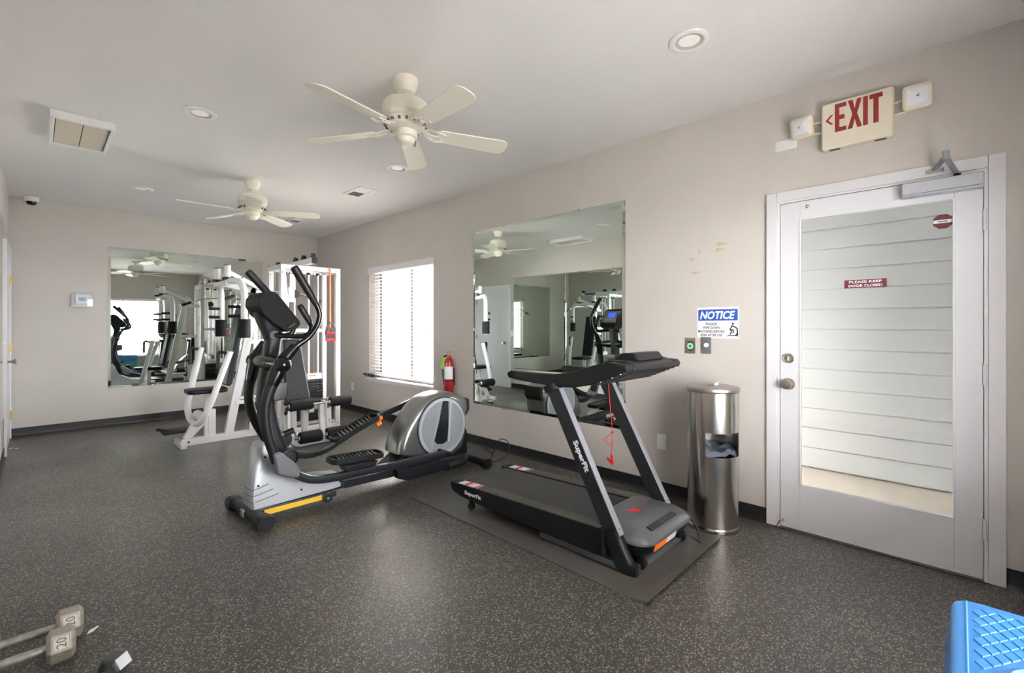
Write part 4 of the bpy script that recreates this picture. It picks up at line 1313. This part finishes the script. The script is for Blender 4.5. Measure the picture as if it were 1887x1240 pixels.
def pedal(label, cx_, cy_, cz_, ang, yaw_in):
    """foot pedal with raised rim and ridges; local x along the rail"""
    ax = V((cos(ang), 0, sin(ang)))
    az = V((-sin(ang), 0, cos(ang)))
    ay = V((0, 1, 0))
    Q = lambda a, b, c_: V((cx_, cy_, cz_)) + ax * a + ay * b + az * c_
    p = mk('pedal', prism([Q(a, b, 0) for a, b in ((-.20, -.055), (-.18, -.075), (.10, -.085), (.19, -.075), (.205, -.05), (.205, .05), (.19, .075), (.10, .085), (-.18, .075), (-.20, .055))], az * .018), 'plastic_dark', r, .004)
    rim = [Q(a, b, .022) for a, b in ((-.195, -.05), (-.175, -.07), (.10, -.08), (.185, -.07), (.2, -.045), (.2, .045), (.185, .07), (.10, .08), (-.175, .07), (-.195, .05))]
    mk('pedal_rim', sweep(rim, rrect(.013, .036, .004, 1), up=az, closed=True), 'plastic_dark', p)
    for k in range(10):
        a = -.135 + k * .031
        mk('tread_ridge', bar(Q(a - .014, -.066, .026), Q(a + .014, .066, .026), .009, .018, up=az), 'foot_rail', p, .002, 1)
    mk('pedal_bracket', prism([Q(a, yaw_in * .02, c_) for a, c_ in ((-.15, .0), (.12, .0), (.10, -.035), (-.12, -.05))], ay * yaw_in * .10), 'plastic_black', p, .006)
    return p, Q


p, Q = pedal('near', 1.645, 3.215, .282, radians(-3), -1)
mk('orange_clip', obox(Q(.14, -.02, -.006), (.10, .07, .012), PX, PY), 'orange', p, .003)
p, Q = pedal('far', 1.80, 3.515, .432, radians(21), 1)
mk('orange_clip', obox(Q(.205, -.03, -.005), (.045, .05, .03), (.93, 0, .36), PY), 'orange', p, .006)
mk('orange_clip', obox(Q(.16, -.085, -.02), (.05, .03, .03), (.93, 0, .36), PY), 'orange', p, .006)
# console
cpf = [(.985, 1.405), (.99, 1.455), (1.02, 1.492), (1.07, 1.502), (1.105, 1.485), (1.25, 1.305), (1.252, 1.28), (1.225, 1.25), (1.165, 1.232), (1.09, 1.285), (1.02, 1.345)]
cs = mk('console', prism_xz(cpf, EY - .135, EY + .135), 'console_black', r, .008, 2)
fd = V((1.25 - 1.105, 0, 1.305 - 1.485)).normalized()
fn_ = V((-fd.z, 0, fd.x)) * -1 if (-fd.z) < 0 else V((-fd.z, 0, fd.x))
cm = V((1.1775, EY, 1.395))
mk('console_face', obox(cm + fn_ * .002, (.20, .24, .004), fd, PY), 'plastic_grey', cs, .002, 1)
mk('console_lcd', obox(cm - fd * .03 + fn_ * .005, (.075, .11, .003), fd, PY), 'lcd', cs, smooth=False)
for k in range(5):
    mk('console_button', obox(cm + fd * .055 + V((0, (k - 2) * .036, 0)) + fn_ * .005, (.018, .024, .004), fd, PY), 'aluminium', cs, .001, 1)
mk('speaker_ridge', bar((1.175, EY - .138, 1.262), (1.215, EY - .138, 1.29), .006, .004), 'plastic_grey', cs)
for sg in (-1, 1):
    yy = EY + sg * .155
    fh = mk('fixed_handlebar', tube(smooth_path([(1.11, EY + sg * .03, 1.212), (1.16, EY + sg * .11, 1.206), (1.25, yy, 1.203), (1.30, yy, 1.222), (1.316, yy, 1.265), (1.285, yy, 1.33)], 6), .0165, 12, up=PY), 'gloss_black', r)
    mk('pulse_grip', tube([(1.305, yy, 1.30), (1.275, yy, 1.35), (1.243, yy, 1.402), (1.235, yy, 1.415)], .022, 12, up=PY, radii=[.019, .022, .022, .015]), 'rubber_black', fh)
mk('handlebar_clamp', cyl((1.11, EY - .06, 1.212), (1.11, EY + .06, 1.212), .03, n=18), 'plastic_black', r)

# ------------------------------------------------------------------ multi-station weight machine
r = thing('multi_gym', 'white steel multi-station weight machine in the far right corner', 'exercise machine', (2.3, 5.85, 0))
G = 'gym_white'
TX0, TX1, TY0, TY1, TZ = 2.0, 2.66, 5.68, 6.08, 1.995
sq = .055
for x in (TX0, TX1):
    for y in (TY0, TY1):
        ps = mk('tower_post', box((x - sq / 2, y - sq / 2, .0), (x + sq / 2, y + sq / 2, TZ - sq)), G, r, .005)
        for z in (.05, 1.2, 1.9):
            mk('post_bolt', ball((x - .01, y - sq / 2, z), .007, n=8), 'plastic_grey', ps)
for y in (TY0, TY1):
    mk('top_beam', box((TX0 - sq / 2, y - sq / 2, TZ - sq), (TX1 + sq / 2, y + sq / 2, TZ)), G, r, .005)
    mk('bottom_beam', box((TX0 + sq / 2, y - sq / 2, .0), (TX1 - sq / 2, y + sq / 2, sq)), G, r, .005)
for x in (TX0, TX1):
    mk('side_beam', box((x - sq / 2, TY0 + sq / 2, TZ - sq), (x + sq / 2, TY1 - sq / 2, TZ)), G, r, .005)
    mk('side_beam', box((x - sq / 2, TY0 + sq / 2, .0), (x + sq / 2, TY1 - sq / 2, sq)), G, r, .005)
mk('cross_brace', box((TX0 + sq / 2, TY1 - .02, 1.19), (TX1 - sq / 2, TY1 + .02, 1.235)), G, r, .004)
mk('post_cap', box((TX0 - sq / 2, TY1 - sq / 2, TZ), (TX0 + sq / 2, TY1 + sq / 2, TZ + .008)), 'plastic_black', r, .002)


def weight_stack(xc, yc, top):
    for dx in (-.058, .058):
        gr = mk('guide_rod', cyl((xc + dx, yc, .055), (xc + dx, yc, TZ - sq - .002), .0105, n=10), 'gym_white', r)
        mk('rod_bumper', cyl((xc + dx, yc, TZ - sq - .03), (xc + dx, yc, TZ - sq - .004), .024, n=12), 'rubber_black', gr)
    proto = None
    nplates = int((top - .09) / .034)
    for k in range(nplates):
        if proto is None:
            proto = mk('weight_plate', box((xc - .10, yc - .06, .09), (xc + .10, yc + .06, .12)), 'plastic_black', r, .004)
            pin = mk('plate_pin', cyl((xc + .03, yc - .061, .105), (xc + .03, yc - .066, .105), .007, n=8), 'chrome', proto)
        else:
            c = dup(proto, (0, 0, .034 * k), r)
    zt = .09 + nplates * .034
    tc_ = mk('stack_carriage', box((xc - .09, yc - .05, zt + .004), (xc + .09, yc + .05, zt + .075)), G, r, .005)
    mk('orange_sticker', box((xc - .07, yc - .0512, zt + .045), (xc + .01, yc - .0495, zt + .06)), 'orange', tc_, smooth=False)
    mk('stack_cable', cyl((xc, yc, zt + .07), (xc, yc, TZ - sq), .003, n=6), 'rubber_black', r)
    mk('cable_clamp', cyl((xc, yc, zt + .075), (xc, yc, zt + .13), .008, n=8), 'rust', tc_)


weight_stack(2.43, 5.86, .60)
weight_stack(2.17, 5.93, .60)
mk('pulley_bracket', box((2.12, 5.79, 1.70), (2.17, 5.80, 1.90)), G, r, .004)
mk('pulley_bracket', prism([(2.10, 5.77, 1.56), (2.17, 5.77, 1.56), (2.17, 5.77, 1.74), (2.10, 5.77, 1.74)], (0, .008, 0)), G, r, .003)
mk('pulley', cyl((2.185, 5.775, 1.66), (2.185, 5.80, 1.66), .05, n=20), 'plastic_black', r)
mk('shroud_plate', prism([(2.03, 5.66, 1.45), (2.07, 5.66, 1.45), (2.03, 5.66, 1.9)], (0, .012, 0)), G, r, .002)
# high lat arm above the tower
la_ = mk('lat_arm', bar((2.25, 6.62, TZ + .04), (2.25, 5.40, TZ + .04), .05, .07), G, r, .006)
mk('lat_arm_cap', box((2.222, 5.385, TZ + .002), (2.278, 5.40, TZ + .078)), 'rubber_black', la_)
mk('arm_sticker', box((2.2235, 6.2, TZ + .015), (2.2248, 6.5, TZ + .06)), 'sign_blue', la_, smooth=False)
for y in (6.55, 5.95, 5.70, 5.43):
    mk('pulley', cyl((2.235, y, TZ + .085), (2.265, y, TZ + .085), .045, n=20), 'plastic_black', r)
lb_ = mk('lat_bar', tube(smooth_path([(1.75, 6.6, 1.66), (1.95, 6.6, 1.72), (2.25, 6.6, 1.73), (2.55, 6.6, 1.72), (2.75, 6.6, 1.66)], 5), .013, 10), 'chrome', r)
for a, b in (((1.74, 6.6, 1.655), (1.62, 6.6, 1.60)), ((2.76, 6.6, 1.655), (2.88, 6.6, 1.60))):
    mk('lat_grip', cyl(a, b, .019, n=12), 'rubber_black', lb_)
mk('lat_cable', cyl((2.25, 6.6, 1.73), (2.25, 6.6, TZ + .05), .003, n=6), 'rubber_black', lb_)
mk('lat_seat', box((2.1, 6.45, .45), (2.4, 6.8, .50)), 'pad_black', r, .015, 3)
mk('lat_seat_post', box((2.22, 6.5, 0), (2.28, 6.56, .45)), G, r, .004)
mk('lat_seat_foot', box((2.22, 6.11, 0), (2.28, 6.8, .05)), G, r, .004)
# --- left station: base beam, leaning post, seat, press arms and butterfly arms
SYc = 5.90
bb = mk('floor_beam', box((1.06, SYc - .035, .0), (TX0 - sq / 2, SYc + .035, .075)), G, r, .005)
for x in (1.12, 1.95):
    mk('beam_bolt', ball((x, SYc - .036, .04), .012, n=10), 'rust', bb)
mk('end_cross', box((1.03, SYc - .16, .0), (1.085, SYc + .2, .055)), G, r, .005)
mk('leaning_post', bar((1.50, SYc, .07), (1.80, SYc, 1.72), .06, .085, up=(-1, 0, .18)), G, r, .006)
mk('post_top_plate', prism_xz([(1.76, 1.60), (1.86, 1.60), (1.885, 1.68), (1.86, 1.76), (1.78, 1.78)], SYc - .05, SYc + .05), G, r, .01)
mk('top_pulley', cyl((1.79, SYc - .03, 1.66), (1.79, SYc + .03, 1.66), .075, n=24), 'plastic_black', r)
mk('tower_link', bar((1.80, SYc, 1.62), (TX0, SYc, 1.62), .05, .055), G, r, .004)
mk('mid_link', bar((1.70, SYc, 1.09), (TX0 - .02, SYc, 1.09), .05, .05), G, r, .004)
bd = V((.30, 0, 1.65)).normalized()
bn = V((-1.65, 0, .30)).normalized()
bc_ = V((1.62, SYc, 1.03)) + bn * .075
bp = mk('back_pad', obox(bc_, (.88, .26, .055), bd, PY), 'pad_black', r, .02, 3)
mk('pad_board', obox(bc_ - bn * .03, (.84, .22, .012), bd, PY), 'plastic_black', bp)
# seat of the left station
mk('seat_pad', prism([(1.10, SYc - .10, .545), (1.14, SYc - .13, .545), (1.44, SYc - .14, .545), (1.47, SYc - .10, .545), (1.47, SYc + .10, .545), (1.44, SYc + .14, .545), (1.14, SYc + .13, .545), (1.10, SYc + .10, .545)], (0, 0, .05)), 'pad_black', r, .015, 3)
mk('seat_post', box((1.265, SYc - .025, .07), (1.315, SYc + .025, .545)), G, r, .004)
mk('seat_upright', box((1.30, SYc - .03, .07), (1.37, SYc + .03, .36)), G, r, .005)
mk('seat_brace', bar((1.14, SYc, .09), (1.31, SYc, .27), .04, .035), G, r, .004)
mk('front_leg', bar((1.10, SYc, .07), (1.20, SYc, .24), .06, .065), G, r, .005)
fp = mk('foot_plate', box((.92, SYc + .06, .125), (1.16, SYc + .24, .16)), 'rubber_black', r, .008)
mk('foot_plate', bar((.90, SYc + .28, .16), (.98, SYc + .06, .16), .035, .03), 'rubber_black', fp, .006)
# press arm: one bent tube, two limbs
pr = smooth_path([(1.45, SYc - .27, 1.0), (1.37, SYc - .265, .76), (1.28, SYc - .25, .48), (1.215, SYc - .20, .30), (1.19, SYc - .10, .235), (1.18, SYc + .05, .225), (1.165, SYc + .17, .27), (1.165, SYc + .25, .40), (1.21, SYc + .28, .62), (1.30, SYc + .30, 1.03)], 6)
pa = mk('press_arm', sweep(pr, rrect(.058, .058, .02, 3), up=(0, 1, 0)), G, r)
for e, sgn in (((1.45, SYc - .27, 1.0), 1), ((1.30, SYc + .30, 1.03), -1)):
    mk('arm_end', obox(e, (.054, .054, .008), PX, PY), 'plastic_black', pa)
    mk('press_grip', tube(smooth_path([(e[0] - .01, e[1], e[2] - .03), (e[0] - .10, e[1] + .02 * sgn, e[2] - .01), (e[0] - .11, e[1] + .03 * sgn, e[2] - .10), (e[0] - .11, e[1] + .03 * sgn, e[2] - .19)], 5), .016, 10), 'rubber_black', pa)
mk('press_pivot', cyl((1.225, SYc - .10, .30), (1.225, SYc + .10, .30), .05, n=20), G, r)
mk('press_pivot_bolt', cyl((1.225, SYc - .115, .30), (1.225, SYc + .115, .30), .016, n=12), 'plastic_grey', r)
# butterfly arms
for sg in (-1, 1):
    py = SYc + sg * .20
    pv = mk('arm_pivot', cyl((1.44, py, 1.74), (1.44, py, 1.925), .032, n=18), G, r)
    mk('pivot_cap', cyl((1.44, py, 1.925), (1.44, py, 1.938), .034, n=18), 'plastic_grey', pv)
    mk('pivot_collar', cyl((1.44, py, 1.77), (1.44, py, 1.80), .05, n=18), 'plastic_black', pv)
    ap = smooth_path([(1.44, py, 1.755), (1.475, py + sg * .10, 1.755), (1.51, py + sg * .185, 1.74), (1.53, py + sg * .232, 1.66), (1.535, py + sg * .24, 1.54), (1.535, py + sg * .24, 1.34)], 6)
    fa = mk('butterfly_arm', tube(ap, .034, 14), G, r)
    mk('foam_pad', cyl((1.535, py + sg * .24, 1.345), (1.535, py + sg * .24, 1.145), .06, n=22), 'foam_black', r, .008)
    mk('arm_core', cyl((1.535, py + sg * .24, 1.135), (1.535, py + sg * .24, 1.16), .03, n=14), G, fa)
    for z in (1.475, 1.375):
        mk('side_grip', cyl((1.53, py + sg * .235, z), (1.40, py + sg * .18, z), .018, n=12), 'foam_black', fa, .005)
    mk('arm_link', bar((1.44, py, 1.86), (1.82, SYc + sg * .05, 1.70), .03, .045), G, r, .004)
mk('pivot_crossbar', bar((1.44, SYc - .24, 1.74), (1.44, SYc + .24, 1.74), .06, .05), G, r, .005)
mk('pivot_arm', bar((1.42, SYc, 1.745), (1.84, SYc, 1.66), .06, .06), G, r, .005)
mk('arm_cam', prism([(1.44, SYc - .16, 1.80), (1.60, SYc - .16, 1.80), (1.62, SYc - .10, 1.80), (1.50, SYc - .08, 1.80)], (0, 0, .018)), 'plastic_black', r, .003)
# low pulley gear behind the leaning post
sb = mk('low_shelf', box((1.56, SYc - .04, .385), (1.76, SYc + .04, .43)), G, r, .006)
mk('shelf_pad', box((1.60, SYc - .05, .44), (1.78, SYc + .05, .462)), 'trim_white', sb, .006)
pts = [(1.70, .075), (1.70, .14)] + [(1.75 + .05 * cos(a), .15 + .05 * sin(a)) for a in [pi - k * pi / 10 for k in range(11)]] + [(1.80, .14), (1.80, .075)]
pp = mk('pulley_plate', prism_xz(pts, SYc - .045, SYc - .03), G, r, .003)
mk('plate_bolt', ball((1.75, SYc - .046, .15), .012, n=10), 'rust', pp)
mk('low_pulley', cyl((1.75, SYc - .012, .15), (1.75, SYc + .012, .15), .045, n=20), 'plastic_black', r)
pts = [(1.885 + .05 * cos(a), (.55 if k < 9 else .34) + .05 * sin(a)) for k, a in enumerate([2 * pi * k / 18 for k in range(18)])]
mk('oval_cover', prism_xz(pts, SYc - .10, SYc - .08), G, r, .004)
mk('row_handle', cyl((1.80, SYc - .05, .67), (1.95, SYc - .05, .64), .018, n=12), 'rubber_black', r)
mk('low_cable', cyl((1.795, SYc, .15), (1.83, SYc, 1.6), .003, n=6), 'rubber_black', r)
# --- front station: upright back pad, seat and leg rollers
mk('front_pad_support', bar((2.05, 5.62, .05), (2.05, 5.62, 1.25), .05, .05, up=PY), G, r, .005)
c0 = [V((1.95, 5.50, 1.11)), V((2.13, 5.50, 1.11)), V((2.20, 5.36, .40)), V((1.92, 5.36, .40))]
mk('front_back_pad', prism(c0, (0, .055, .012)), 'pad_black', r, .015, 3)
mk('front_seat', prism([(1.90, 5.38, .385), (2.22, 5.38, .385), (2.19, 5.06, .43), (1.93, 5.06, .43)], (0, .01, .05)), 'pad_black', r, .015, 3)
mk('seat_frame', bar((2.06, 5.62, .34), (2.06, 5.0, .37), .05, .05), G, r, .004)
mk('seat_leg', box((2.03, 5.16, .0), (2.09, 5.22, .345)), G, r, .005)
mk('floor_runner', box((2.03, 5.02, .0), (2.09, TY0 - sq / 2, .05)), G, r, .005)
mk('front_foot', sweep(smooth_path([(1.84, 5.02, .16), (1.86, 5.0, .07), (1.92, 4.99, .03), (2.06, 4.99, .03), (2.30, 5.0, .03)], 5), rrect(.06, .055, .015, 2), up=(0, 1, 0)), G, r)
mk('roller_upright', box((2.265, 5.09, .0), (2.315, 5.14, .46)), G, r, .005)
mk('roller_upright', box((1.905, 5.14, .05), (1.955, 5.19, .40)), G, r, .005)
mk('leg_lever', bar((2.16, 5.0, .42), (2.15, 4.95, .08), .05, .045, up=(0, 1, 0)), G, r, .005)
mk('lever_plate', prism([(2.185, 5.06, .46), (2.185, 4.93, .44), (2.185, 4.95, .30), (2.185, 5.10, .12), (2.185, 5.14, .3)], (.012, 0, 0)), G, r, .003)
mk('lever_pivot', cyl((2.10, 5.05, .385), (2.26, 5.05, .385), .03, n=16), 'nickel', r)
for z, y, hl in ((.435, 4.99, .36), (.10, 4.93, .30)):
    mk('roller_axle', cyl((2.15 - hl, y, z), (2.15 + hl, y, z), .012, n=10), 'chrome', r)
for xa, xb, y, z, rr in ((1.82, 2.06, 4.99, .435, .055), (2.25, 2.49, 4.99, .435, .055), (1.90, 2.13, 4.93, .10, .062), (2.19, 2.43, 4.93, .10, .062)):
    fo = mk('leg_roller', cyl((xa, y, z), (xb, y, z), rr, n=22), 'foam_black', r, .012)
    mk('roller_end', cyl((xa - .004, y, z), (xb + .004, y, z), .02, n=14), 'plastic_white', fo)
mk('side_handle', tube(smooth_path([(1.95, 5.3, .36), (1.88, 5.22, .37), (1.82, 5.08, .35)], 4), .018, 10), 'rubber_black', r)
for x in (2.245, 2.335):
    mk('upright_cap', box((x - .022, 5.06, .455), (x + .022, 5.10, .462)), 'plastic_black', r)
mk('orange_sticker', box((2.285, 5.0885, .19), (2.295, 5.0898, .235)), 'orange', r, smooth=False)

# ------------------------------------------------------------------ resistance bands
r = thing('resistance_band', 'orange resistance band with red handle hanging from the weight machine', 'exercise band', (2.546, 5.62, 1.09))
hx, hy = 2.546, 5.635
mk('band', sweep([(hx, hy + .004, 2.0), (hx, hy, 1.7), (hx, hy, 1.40), (hx, hy, 1.24)], rrect(.022, .008, .003, 1), up=(0, -1, 0)), 'band_orange', r)
ar_ = [(hx - .055, hy - .012, 1.10), (hx - .06, hy - .012, 1.20), (hx - .045, hy - .012, 1.27), (hx, hy - .012, 1.31), (hx + .045, hy - .012, 1.27), (hx + .06, hy - .012, 1.20), (hx + .055, hy - .012, 1.10)]
mk('handle_strap', sweep(smooth_path(ar_, 4), rrect(.02, .006, .002, 1), up=(0, -1, 0)), 'rubber_black', r)
mk('handle_strap', sweep(smooth_path([(hx - .05, hy - .02, 1.19), (hx, hy - .02, 1.245), (hx + .05, hy - .02, 1.19)], 4), rrect(.02, .006, .002, 1), up=(0, -1, 0)), 'rubber_black', r)
mk('handle_grip', cyl((hx - .058, hy - .012, 1.10), (hx + .062, hy - .012, 1.10), .017, n=12), 'red', r)
mk('handle_grip', cyl((hx - .055, hy - .022, 1.185), (hx + .05, hy - .022, 1.185), .015, n=12), 'red', r)
r = thing('band_handle', 'black resistance band handle lying on the window sill end', 'exercise band', (3.24, 5.87, .547))
mk('handle_loop', tube(smooth_path([(3.245, 5.99, .565), (3.20, 6.02, .60), (3.19, 5.93, .607), (3.225, 5.88, .58)], 5, True), .008, 8, closed=True), 'rubber_black', r)
mk('handle_loop', tube(smooth_path([(3.235, 5.87, .57), (3.20, 5.90, .60), (3.19, 5.80, .61), (3.225, 5.74, .585)], 5, True), .008, 8, closed=True), 'rubber_black', r)
mk('grip', cyl((3.215, 5.71, .590), (3.235, 5.88, .572), .014, n=10), 'rubber_black', r)


# ------------------------------------------------------------------ dumbbells
def hexhead(x0, x1, y, z, R, a0=0.0, bev=.012):
    """hexagonal head along X with chamfered ends"""
    pts = [(cos(a0 + k * pi / 3), sin(a0 + k * pi / 3)) for k in range(6)]
    vs_ = []
    for x, s_ in ((x0, .72), (x0 + bev, 1), (x1 - bev, 1), (x1, .72)):
        for a, b in pts:
            vs_.append((x, y + a * R * s_, z + b * R * s_))
    fs_ = [tuple(range(5, -1, -1)), tuple(range(18, 24))]
    for i in range(3):
        for k in range(6):
            fs_.append((i * 6 + k, i * 6 + (k + 1) % 6, (i + 1) * 6 + (k + 1) % 6, (i + 1) * 6 + k))
    return vs_, fs_


def dumbbell(label, xr, y, num, xl):
    R = .061
    z = R * sin(pi / 3) + .0005
    r = thing('dumbbell', label, 'dumbbell', ((xr + xl) / 2, y, 0), 'old grey hex dumbbells')
    for x0, x1, s_ in ((xr - .082, xr, 1), (xl, xl + .082, -1)):
        h_ = mk('hex_head', hexhead(x0, x1, y, z, R, 0.0), 'iron', r, .002, 1)
        nn = V((0, -cos(pi / 6), sin(pi / 6)))
        uu = V((0, sin(pi / 6), cos(pi / 6)))
        cc = V(((x0 + x1) / 2, y, z)) + nn * (R * .866)
        mk('number_plate', obox(cc + nn * .0005, (.052, .05, .0022), PX, uu), 'iron_paint', h_, .0005, 1)
        mk('plate_border', sweep([cc + nn * .0018 + V((a, 0, 0)) + uu * b for a, b in ((-.023, -.022), (.023, -.022), (.023, .022), (-.023, .022))], rrect(.0018, .001, .0004, 1), up=nn, closed=True), 'ink_grey', h_)
        lettering('number', num, cc + nn * .0016, uu, NX, .034, .028, 'ink_grey', h_, .0008, bold=.0)
    mk('handle', tube([(xl + .07, y, z), (xl + .11, y, z), ((xl + xr) / 2, y, z), (xr - .11, y, z), (xr - .07, y, z)], .0165, 14, radii=[.015, .0155, .0175, .0155, .015]), 'bar_steel', r)
    return r


dumbbell('old grey hex dumbbell reading 20, nearer the camera of the pair', .105, 2.475, '20', -.205)
dumbbell('old grey hex dumbbell reading 20, farther from the camera of the pair', .135, 2.625, '20', -.18)
r = thing('dumbbell', 'small black hex dumbbell with a pale end face at the bottom edge', 'dumbbell', (.20, 2.2, 0), 'small black hex dumbbells')
R2 = .042
ax_ = V((.80, -.6, 0)).normalized()
side_ = V((.6, .80, 0)).normalized()
for c0_, sg in ((V((.198, 2.21, R2 * .866 + .0005)), 1), (V((.198, 2.21, R2 * .866 + .0005)) - V((.72, .69, 0)).normalized() * .19, -1)):
    dd = V((.72, .69, 0)).normalized()
    ss = V((-dd.y, dd.x, 0))
    vs_ = []
    for t, s_ in ((-.034, .78), (-.026, 1), (.026, 1), (.034, .8)):
        for k in range(6):
            a = k * pi / 3
            vs_.append(c0_ + dd * t + (ss * cos(a) + V((0, 0, 1)) * sin(a)) * R2 * s_)
    fs_ = [tuple(range(5, -1, -1)), tuple(range(18, 24))]
    for i in range(3):
        for k in range(6):
            fs_.append((i * 6 + k, i * 6 + (k + 1) % 6, (i + 1) * 6 + (k + 1) % 6, (i + 1) * 6 + k))
    h_ = mk('hex_head', (vs_, fs_), 'hex_black', r, .002, 1)
    fc = c0_ + ss * -.0 + V((0, 0, 1)) * (R2 * .866)
    nf = (-ss * sin(pi / 3) * 0 + (ss * -cos(pi / 6) + V((0, 0, 1)) * sin(pi / 6)))
    mk('pale_plate', obox(c0_ + nf * (R2 * .866 + .0004), (.05, .04, .0015), dd, nf.cross(dd)), 'sign_white', h_, smooth=False)
mk('handle', cyl((.198 - .02, 2.21 - .02, R2 * .866), (.198 - .118, 2.21 - .113, R2 * .866), .012, n=12), 'chrome', r)


# ------------------------------------------------------------------ stack of aerobic steps under the back window
def aero_step(label, z0, z1, material, ox=0.0, detail=False):
    x0, x1, y0, y1 = .76 + ox, 1.842 + ox, -.36, .018
    r = thing('aerobic_step', label, 'exercise step', ((x0 + x1) / 2, (y0 + y1) / 2, z0), 'stacked aerobic steps')
    cxm, cym = (x0 + x1) / 2, (y0 + y1) / 2
    ring = rrect(x1 - x0, y1 - y0, .05, 5)
    vs_ = []
    hgt = z1 - z0
    for ins, z in ((-.012, z0 + .002), (-.004, z0 + hgt * .5), (0, z1 - .014), (.004, z1 - .004), (.012, z1)):
        for a, b in ring:
            l_ = math.hypot(a, b)
            vs_.append((cxm + a - ins * (1 if a > 0 else -1), cym + b - ins * (1 if b > 0 else -1), z))
    m_ = len(ring)
    fs_ = [tuple(range(m_ - 1, -1, -1)), tuple(range(4 * m_, 5 * m_))]
    for i in range(4):
        for k in range(m_):
            fs_.append((i * m_ + k, i * m_ + (k + 1) % m_, (i + 1) * m_ + (k + 1) % m_, (i + 1) * m_ + k))
    b_ = mk('step_body', (vs_, fs_), material, r, sharp=55)
    if detail:
        # raised diamond tread
        tv, tf = [], []
        e1, e2 = V((.026, -.0165, 0)), V((-.026, -.0165, 0))
        hole = V((1.47, -.155, 0))
        o0 = V((1.30, -.17, z1))
        for i in range(-60, 61):
            for j in range(-60, 61):
                c = o0 + e1 * i + e2 * j
                if not (x0 + .05 < c.x < x1 - .03 and y0 + .03 < c.y < y1 - .044):
                    continue
                if (c - hole - V((0, 0, z1))).length < .105:
                    continue
                n0 = len(tv)
                for f_, zz in ((.455, .0), (.40, .003)):
                    for a, b in ((-1, -1), (1, -1), (1, 1), (-1, 1)):
                        p_ = c + e1 * a * f_ + e2 * b * f_
                        tv.append((p_.x, p_.y, z1 + zz - .0005))
                tf.append((n0 + 4, n0 + 5, n0 + 6, n0 + 7))
                for k in range(4):
                    tf.append((n0 + k, n0 + (k + 1) % 4, n0 + 4 + (k + 1) % 4, n0 + 4 + k))
        t_ = mk('diamond_tread', (tv, tf), material, r, smooth=False)
        tag(t_, kind='stuff')
        mk('edge_bead', sweep([(x0 + .045, y1 - .03, z1), (x1 - .02, y1 - .03, z1)], rrect(.006, .005, .002, 1)), material, r)
        mk('round_foot_socket', lathe([(.07, 0), (.09, 0), (.088, .008), (.078, .012), (.072, .006), (.07, 0)], (hole.x, hole.y, z1 - .0005), n=36), material, r)
        mk('socket_disc', lathe([(0, 0), (.071, 0), (.071, .003), (0, .003)], (hole.x, hole.y, z1 - .0005), n=36), 'step_grey', r)
    return r


aero_step('dark blue aerobic step at the bottom of the stack by the window', .0, .123, 'step_dkblue', -.01)
aero_step('dark teal aerobic step second from the bottom of the stack', .125, .248, 'step_teal', .0)
aero_step('teal aerobic step just under the top of the stack', .25, .373, 'step_teal', -.012)
aero_step('bright blue aerobic step with diamond tread topping the stack', .375, .50, 'step_blue', .0, True)

# ------------------------------------------------------------------ litter on the floor
r = mk('paper_scrap', ([(.142, 2.585, .0006), (.162, 2.592, .0006), (.185, 2.622, .0006), (.178, 2.628, .0006), (.152, 2.604, .006), (.176, 2.618, .004)], [(0, 1, 4), (1, 2, 5, 4), (2, 3, 5), (3, 0, 4, 5), (0, 3, 2, 1)]), 'plastic_white', origin=(.16, 2.605, 0), smooth=False)
tag(r, 'small white paper scrap on the floor beside the grey dumbbells', 'litter')
for (x, y), lb in (((-.185, 7.05), 'tiny pale crumb on the floor closest to the white door'), ((-.145, 7.005), 'tiny pale crumb on the floor farther out from the white door')):
    o = mk('floor_crumb', ball((x, y, .0045), .018, .004, 10), 'plastic_cream', origin=(x, y, 0))
    tag(o, lb, 'litter', 'crumbs by the white door')
